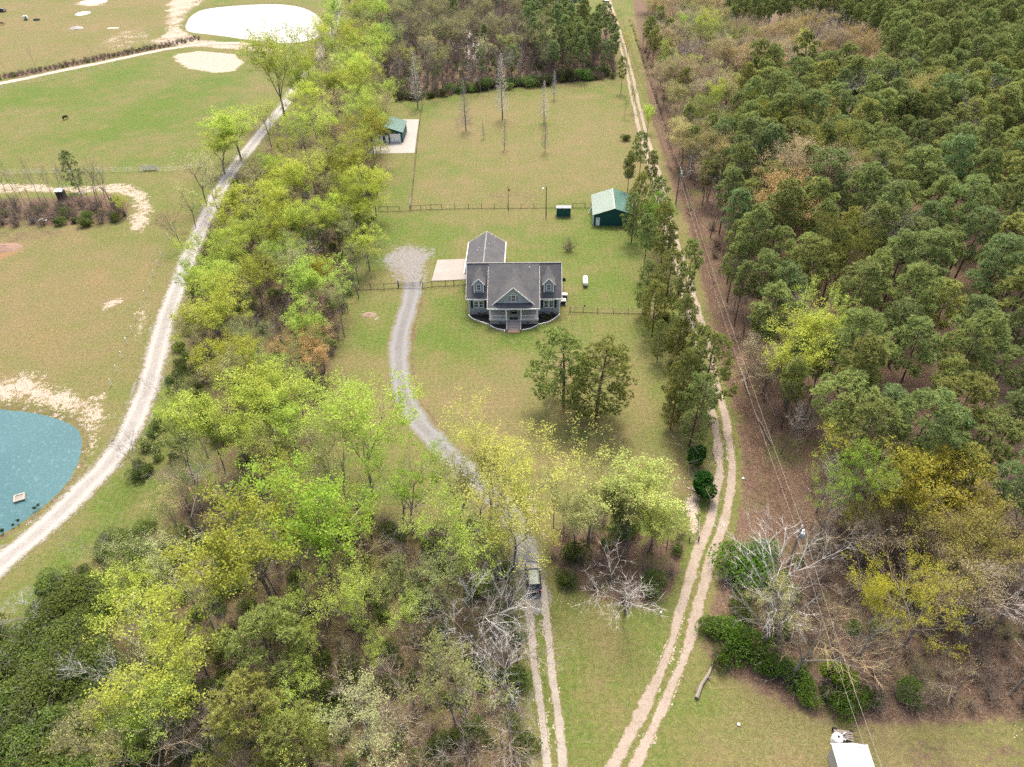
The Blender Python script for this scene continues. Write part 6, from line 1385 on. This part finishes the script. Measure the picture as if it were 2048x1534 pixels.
M_red = mat('tractor_red', (.42, .09, .05), .5, .1); M_orange = mat('faded_orange', (.50, .19, .08), .7, .15)
q = P(1212.5, 36); r = empty('tractor', (q[0], q[1], 0), .2, 'red tractor standing on the far lane', 'tractor')
ringbody([(.3, .32, .8, 1.4), (.8, .35, .75, 1.5), (1.7, .32, .75, 1.4), (2.0, .26, .8, 1.3)], b=.1).build('bonnet', M_red, r, True)
MB().box(-.3, .3, -.7, -.2, 1.0, 1.12).build('seat', M_black, r); MB().box(-.3, .3, -.75, -.65, 1.12, 1.5).build('backrest', M_black, r)
MB().box(-.8, .8, -1.0, .5, 2.25, 2.35).build('canopy', mat('pale_canopy', (.62, .5, .46), .6), r)
for sx in (-.7, .7):
    for y in (-.9, .4): MB().tube([(sx, y, .9), (sx, y, 2.25)], .03, 5).build('canopy_post', M_black, r)
    for y, rad, wd in ((-.5, .75, .22), (1.5, .42, .14)):
        w_ = MB().lathe([(.05, -wd), (rad * .9, -wd), (rad, -wd * .6), (rad, wd * .6), (rad * .9, wd), (.05, wd)], 16).build('wheel', M_dark, r, True); w_.rotation_euler = (0, math.pi / 2, 0); w_.location = (sx * 1.1, y, rad)
MB().box(-.12, .12, -1.2, .5, .6, .85).build('chassis', M_red, r)
q = P(1223.5, 33); r = empty('farm_trailer', (q[0], q[1], 0), 1.4, 'small orange farm trailer beside the red tractor', 'trailer')
MB().box(-.7, .7, -1.1, 1.1, .6, .7).build('bed', M_orange, r)
for x in (-.68, .68): MB().box(x - .03, x + .03, -1.1, 1.1, .7, 1.1).build('side_board', M_orange, r)
for sx in (-.75, .75): w_ = MB().lathe([(.05, -.09), (.36, -.09), (.38, 0), (.36, .09), (.05, .09)], 14).build('wheel', M_dark, r); w_.rotation_euler = (0, math.pi / 2, 0); w_.location = (sx, 0, .38)
MB().tube([(0, 1.1, .6), (0, 2.2, .5)], .05, 5, True).build('drawbar', M_black, r)

# ------------------------------------------------------------------ animals
def cow(px, py, rz, col, patch, label, s=1.0):
    q = P(px, py); r = empty('cow', (q[0], q[1], 0), rz, label, 'cow'); r.scale = (s, s, s)
    V = [(-.75, 0, 1.12, .27), (-.35, 0, 1.10, .36), (.15, 0, 1.05, .40), (.6, 0, 1.10, .36), (.9, 0, 1.12, .24), (1.25, 0, .80, .17), (1.42, 0, .45, .15), (1.52, 0, .22, .09)]; E_ = [(i, i + 1) for i in range(7)]
    def leg(at_, x, y, hind):
        i = len(V); V.extend([(x, y, .85, .17), (x + (-.12 if hind else .02), y * 1.05, .45, .085), (x + (-.02 if hind else 0), y * 1.05, .08, .07)]); E_.extend([(at_, i), (i, i + 1), (i + 1, i + 2)])
    leg(0, -.68, .2, True); leg(0, -.68, -.2, True); leg(3, .62, .2, False); leg(3, .62, -.2, False)
    i = len(V); V.extend([(-1.02, 0, 1.1, .05), (-1.1, 0, .6, .035)]); E_.extend([(0, i), (i, i + 1)])
    i = len(V); V.extend([(1.2, .22, .82, .04)]); E_.append((5, i)); i = len(V); V.extend([(1.2, -.22, .82, .04)]); E_.append((5, i))
    me = bpy.data.meshes.new('body'); me.from_pydata([v[:3] for v in V], E_, []); me.materials.append(mat('cow_hide', col, .9, .5 if patch else .15, 1.2)); o = bpy.data.objects.new('body', me); COL.objects.link(o); o.parent = r
    sk = o.modifiers.new('skin', 'SKIN'); sk.use_smooth_shade = True
    for k, v in enumerate(V): me.skin_vertices[0].data[k].radius = (v[3], v[3])
    me.skin_vertices[0].data[2].use_root = True
    o.modifiers.new('sub', 'SUBSURF').levels = 1; o.modifiers['sub'].render_levels = 1
cow(131, 239, 1.2, (.025, .018, .012), False, 'dark brown cow grazing alone in the hay field', .95)
cow(4, 50, .2, (.22, .13, .09), True, 'brown and white cow at the left edge of the far field')

# ------------------------------------------------------------------ odds and ends of the fields
def heap(name, px, py, rx, ry, h, m, label, cat, seed=0):
    R = random.Random(seed); mb = MB(); n = 18; rings = 6
    for i in range(rings):
        t = i / (rings - 1)
        for j in range(n): a = 6.283 * j / n; k = (1 - t) * (1 + R.uniform(-.14, .14)); mb.v.append((rx * k * math.cos(a), ry * k * math.sin(a), -.05 + h * (t ** .8) * (1 + R.uniform(-.1, .1))))
    for i in range(rings - 1):
        for j in range(n): j2 = (j + 1) % n; mb.f.append((i * n + j, i * n + j2, (i + 1) * n + j2, (i + 1) * n + j)); mb.m.append(0)
    q = P(px, py); return tag(mb.build(name, m, loc=tuple(q)), label, cat)
heap('ash_heap', 738, 630, 1.7, 1.1, .35, mat('burnt_soil', (.20, .145, .11), .95, .35, 3), 'low brown burn heap on the grass left of the driveway', 'heap', 1)
heap('stone_heap', 152, 57, 3.4, 3.0, 1.3, mat('grey_rubble', (.30, .28, .27), .95, .3, 2), 'grey rubble heap in the far left field', 'heap', 2)
heap('sand_heap', 166, 27, 3.6, 4.6, .9, mat('white_sand', (.66, .63, .58), .95, .1, 2), 'elongated white sand heap in the far left field', 'heap', 3)
heap('sand_heap', 188, 4, 7.5, 5.0, 1.3, bpy.data.materials['white_sand'], 'large white sand heap at the top left of the picture', 'heap', 4)
heap('sand_heap', 226, 56, 3.4, 1.0, .25, bpy.data.materials['white_sand'], 'thin white sheet of sand in the far left field', 'heap', 5)
heap('brush_heap', 10, 496, 4.0, 2.6, .7, mat('dead_brush_mat', (.20, .13, .10), .95, .4, 4), 'reddish brown brush heap at the left edge of the near field', 'heap', 6)
q = P(53, 40); r = empty('hay_bale', tuple(q), .3, 'white wrapped round hay bale in the far left field', 'hay bale')
MB().lathe([(.05, -.9), (1.05, -.9), (1.15, -.8), (1.15, .8), (1.05, .9), (.05, .9)], 18).xf(lambda v: (v[2], v[1], v[0] + 1.1)).build('bale', mat('bale_wrap', (.62, .62, .55), .6), r, True)
MB().lathe([(1.16, -.25), (1.17, -.25), (1.17, .25), (1.16, .25)], 18).xf(lambda v: (v[2] + .3, v[1], v[0] + 1.1)).build('strap', mat('green_plastic', (.08, .16, .13), .5), r)
q = P(74, 41); r = empty('feed_trough', tuple(q), .1, 'green oblong feed trough beside the hay bale', 'trough'); m_ = bpy.data.materials['green_plastic']
for x0, x1, y0, y1 in ((-1.5, 1.5, -.5, -.42), (-1.5, 1.5, .42, .5), (-1.5, -1.42, -.42, .42), (1.42, 1.5, -.42, .42)): MB().box(x0, x1, y0, y1, 0, .8).build('side', m_, r)
MB().box(-1.42, 1.42, -.42, .42, .1, .5).build('bottom', m_, r)
q = P(67, 446); r = empty('barrel', tuple(q), 0, 'dark blue barrel at the edge of the field thicket', 'barrel')
MB().lathe([(.02, 0), (.42, 0), (.46, .3), (.46, .95), (.42, 1.25), (.36, 1.25), (.36, .9), (.02, .9)], 16).build('drum', mat('blue_drum', (.05, .10, .16), .5), r, True)
for z in (.4, .85): MB().lathe([(.46, z - .03), (.485, z), (.46, z + .03)], 16).build('hoop', bpy.data.materials['blue_drum'], r)
q = P(85, 443); r = empty('concrete_blocks', tuple(q), .2, 'pale concrete blocks dumped beside the blue barrel', 'rubble')
for x, y, z, a in ((-.5, 0, 0, .1), (.3, .1, 0, -.3), (.8, -.1, 0, .5), (-.1, .05, .32, .7)): b_ = MB().box(-.4, .4, -.22, .22, 0, .32).build('block', M_pale, r); b_.location = (x, y, z); b_.rotation_euler = (0, 0, a)
q = P(146, 444); r = empty('scrap_pile', tuple(q), 0, 'small pile of scrap boards by the field thicket', 'scrap')
for k in range(6): b_ = MB().box(-.7, .7, -.08, .08, 0, .06).build('board', M_redbrick if k % 2 else M_greywood, r); b_.location = (.2 * (k - 3), .12 * (k % 3), .05 + .05 * k); b_.rotation_euler = (.1, .15 * (k - 3), k * .7)
q = P(178, 448); r = empty('field_harrow', tuple(q), .05, 'yellow disc harrow parked by the field thicket', 'harrow'); m_ = mat('implement_yellow', (.46, .27, .03), .6, .2)
MB().box(-1.3, 1.3, -.06, .06, .55, .67).build('beam', m_, r); MB().box(-1.2, 1.2, .5, .62, .5, .6).build('beam', m_, r); MB().box(-.06, .06, -.7, .6, .6, .72).build('beam', m_, r)
for k in range(7):
    d = MB().lathe([(.01, -.02), (.28, 0), (.01, .03)], 12).build('disc', M_black, r); d.rotation_euler = (0, math.pi / 2, .25); d.location = (-1.15 + .38 * k, .25, .26)
q = P(126, 398); r = empty('field_hut', tuple(q), .05, 'small dark hut with pale roof in the thin tree row', 'hut')
MB().box(-.9, .9, -.8, .8, 0, 2.3).build('wall', mat('hut_wall', (.06, .055, .05), .9), r); MB().prism([(-1.1, -1.0, 2.35), (1.1, -1.0, 2.35), (1.1, 1.0, 2.6), (-1.1, 1.0, 2.6)], (0, 0, .08)).build('roof', mat('hut_roof', (.40, .44, .42), .6), r); MB().box(-.3, .4, -.83, -.803, .2, 1.9).build('door', M_black, r)
q = P(40, 997, -.35); r = empty('floating_platform', (q[0], q[1], -.35), .45, 'small square wooden float on the teal pond', 'float'); m_ = mat('float_wood', (.28, .25, .22), .8)
for x0, x1, y0, y1 in ((-.75, .75, -.75, -.5), (-.75, .75, .5, .75), (-.75, -.5, -.5, .5), (.5, .75, -.5, .5)): MB().box(x0, x1, y0, y1, -.1, .32).build('beam', m_, r)
MB().box(-.5, .5, -.5, .5, -.05, .22).build('mesh_top', mat('float_net', (.22, .20, .19), .9), r)
for px, py, h in ((4, 1064, .8), (27, 1051, .5), (36, 1043, .6), (70, 1017, .6), (78, 1012, .5)):
    foot('shrub%d' % (px % 4), px, py, h, (.04, .07, .025), 'dark sedge tuft at the bank of the teal pond', 'sedge', 'sedge tufts on the pond bank', .8, name='sedge_tuft')
def log(px0, py0, px1, py1, r0, label, m=M_greywood):
    a, b = P(px0, py0, r0), P(px1, py1, r0); c = (a + b) / 2; o = empty('fallen_log', tuple(c), 0, label, 'log')
    d = (b - a); n_ = np.array([-d[1], d[0], 0]) / np.linalg.norm(d)
    MB().tube([a - c, (a - c) * .3 + n_ * .12, (b - c) * .4 - n_ * .1, b - c], [r0, r0 * .85, r0 * .7, r0 * .45], 8, True).build('stem', m, o)
    for t, s_ in ((.2, 1), (.6, -1)): MB().tube([a - c + d * t, a - c + d * t + n_ * s_ * .9 + np.array([0, 0, .3])], [r0 * .4, .015], 5).build('branch', m, o)
log(1393, 1396, 1426, 1325, .24, 'grey fallen log lying on the grass at the lane bend'); log(815, 1350, 900, 1398, .16, 'fallen brown log on the floor of the front wood', M_pinebark); log(1425, 905, 1432, 925, .1, 'short grey stick on the lane verge')
log(1515, 835, 1545, 890, .14, 'pale log lying in the leaf litter of the cleared strip'); log(1480, 735, 1500, 790, .16, 'pale fallen log beside the ditch'); log(1620, 1120, 1760, 1065, .10, 'long pale fallen branch in the bare wood')
for px, py, h, rr, lab in ((1321, 1228, .5, .15, 'small white pipe cap at the foot of the bushes between tracks'), (1477, 1450, .25, .17, 'white bucket lying on the grass of the near lawn'), (1453, 1330, .4, .2, 'pale blue white pail at the lane bend bushes'), (1486, 958, .25, .2, 'pale stone in the leaf litter right of the lane'), (1169, 612, .25, .2, 'dark stone on the lawn beside the wooden fence')):
    q = P(px, py); o = MB().lathe([(.02, 0), (rr * .8, 0), (rr, h * .5), (rr * .8, h * .9), (.02, h)], 10).build('bucket' if 'bucket' in lab or 'pail' in lab else ('pipe_cap' if 'pipe' in lab else 'stone'), M_white if 'white' in lab else (M_dark if 'dark' in lab else M_pale), loc=tuple(q)); tag(o, lab, 'bucket' if 'bucket' in lab or 'pail' in lab else ('pipe' if 'pipe' in lab else 'stone'))
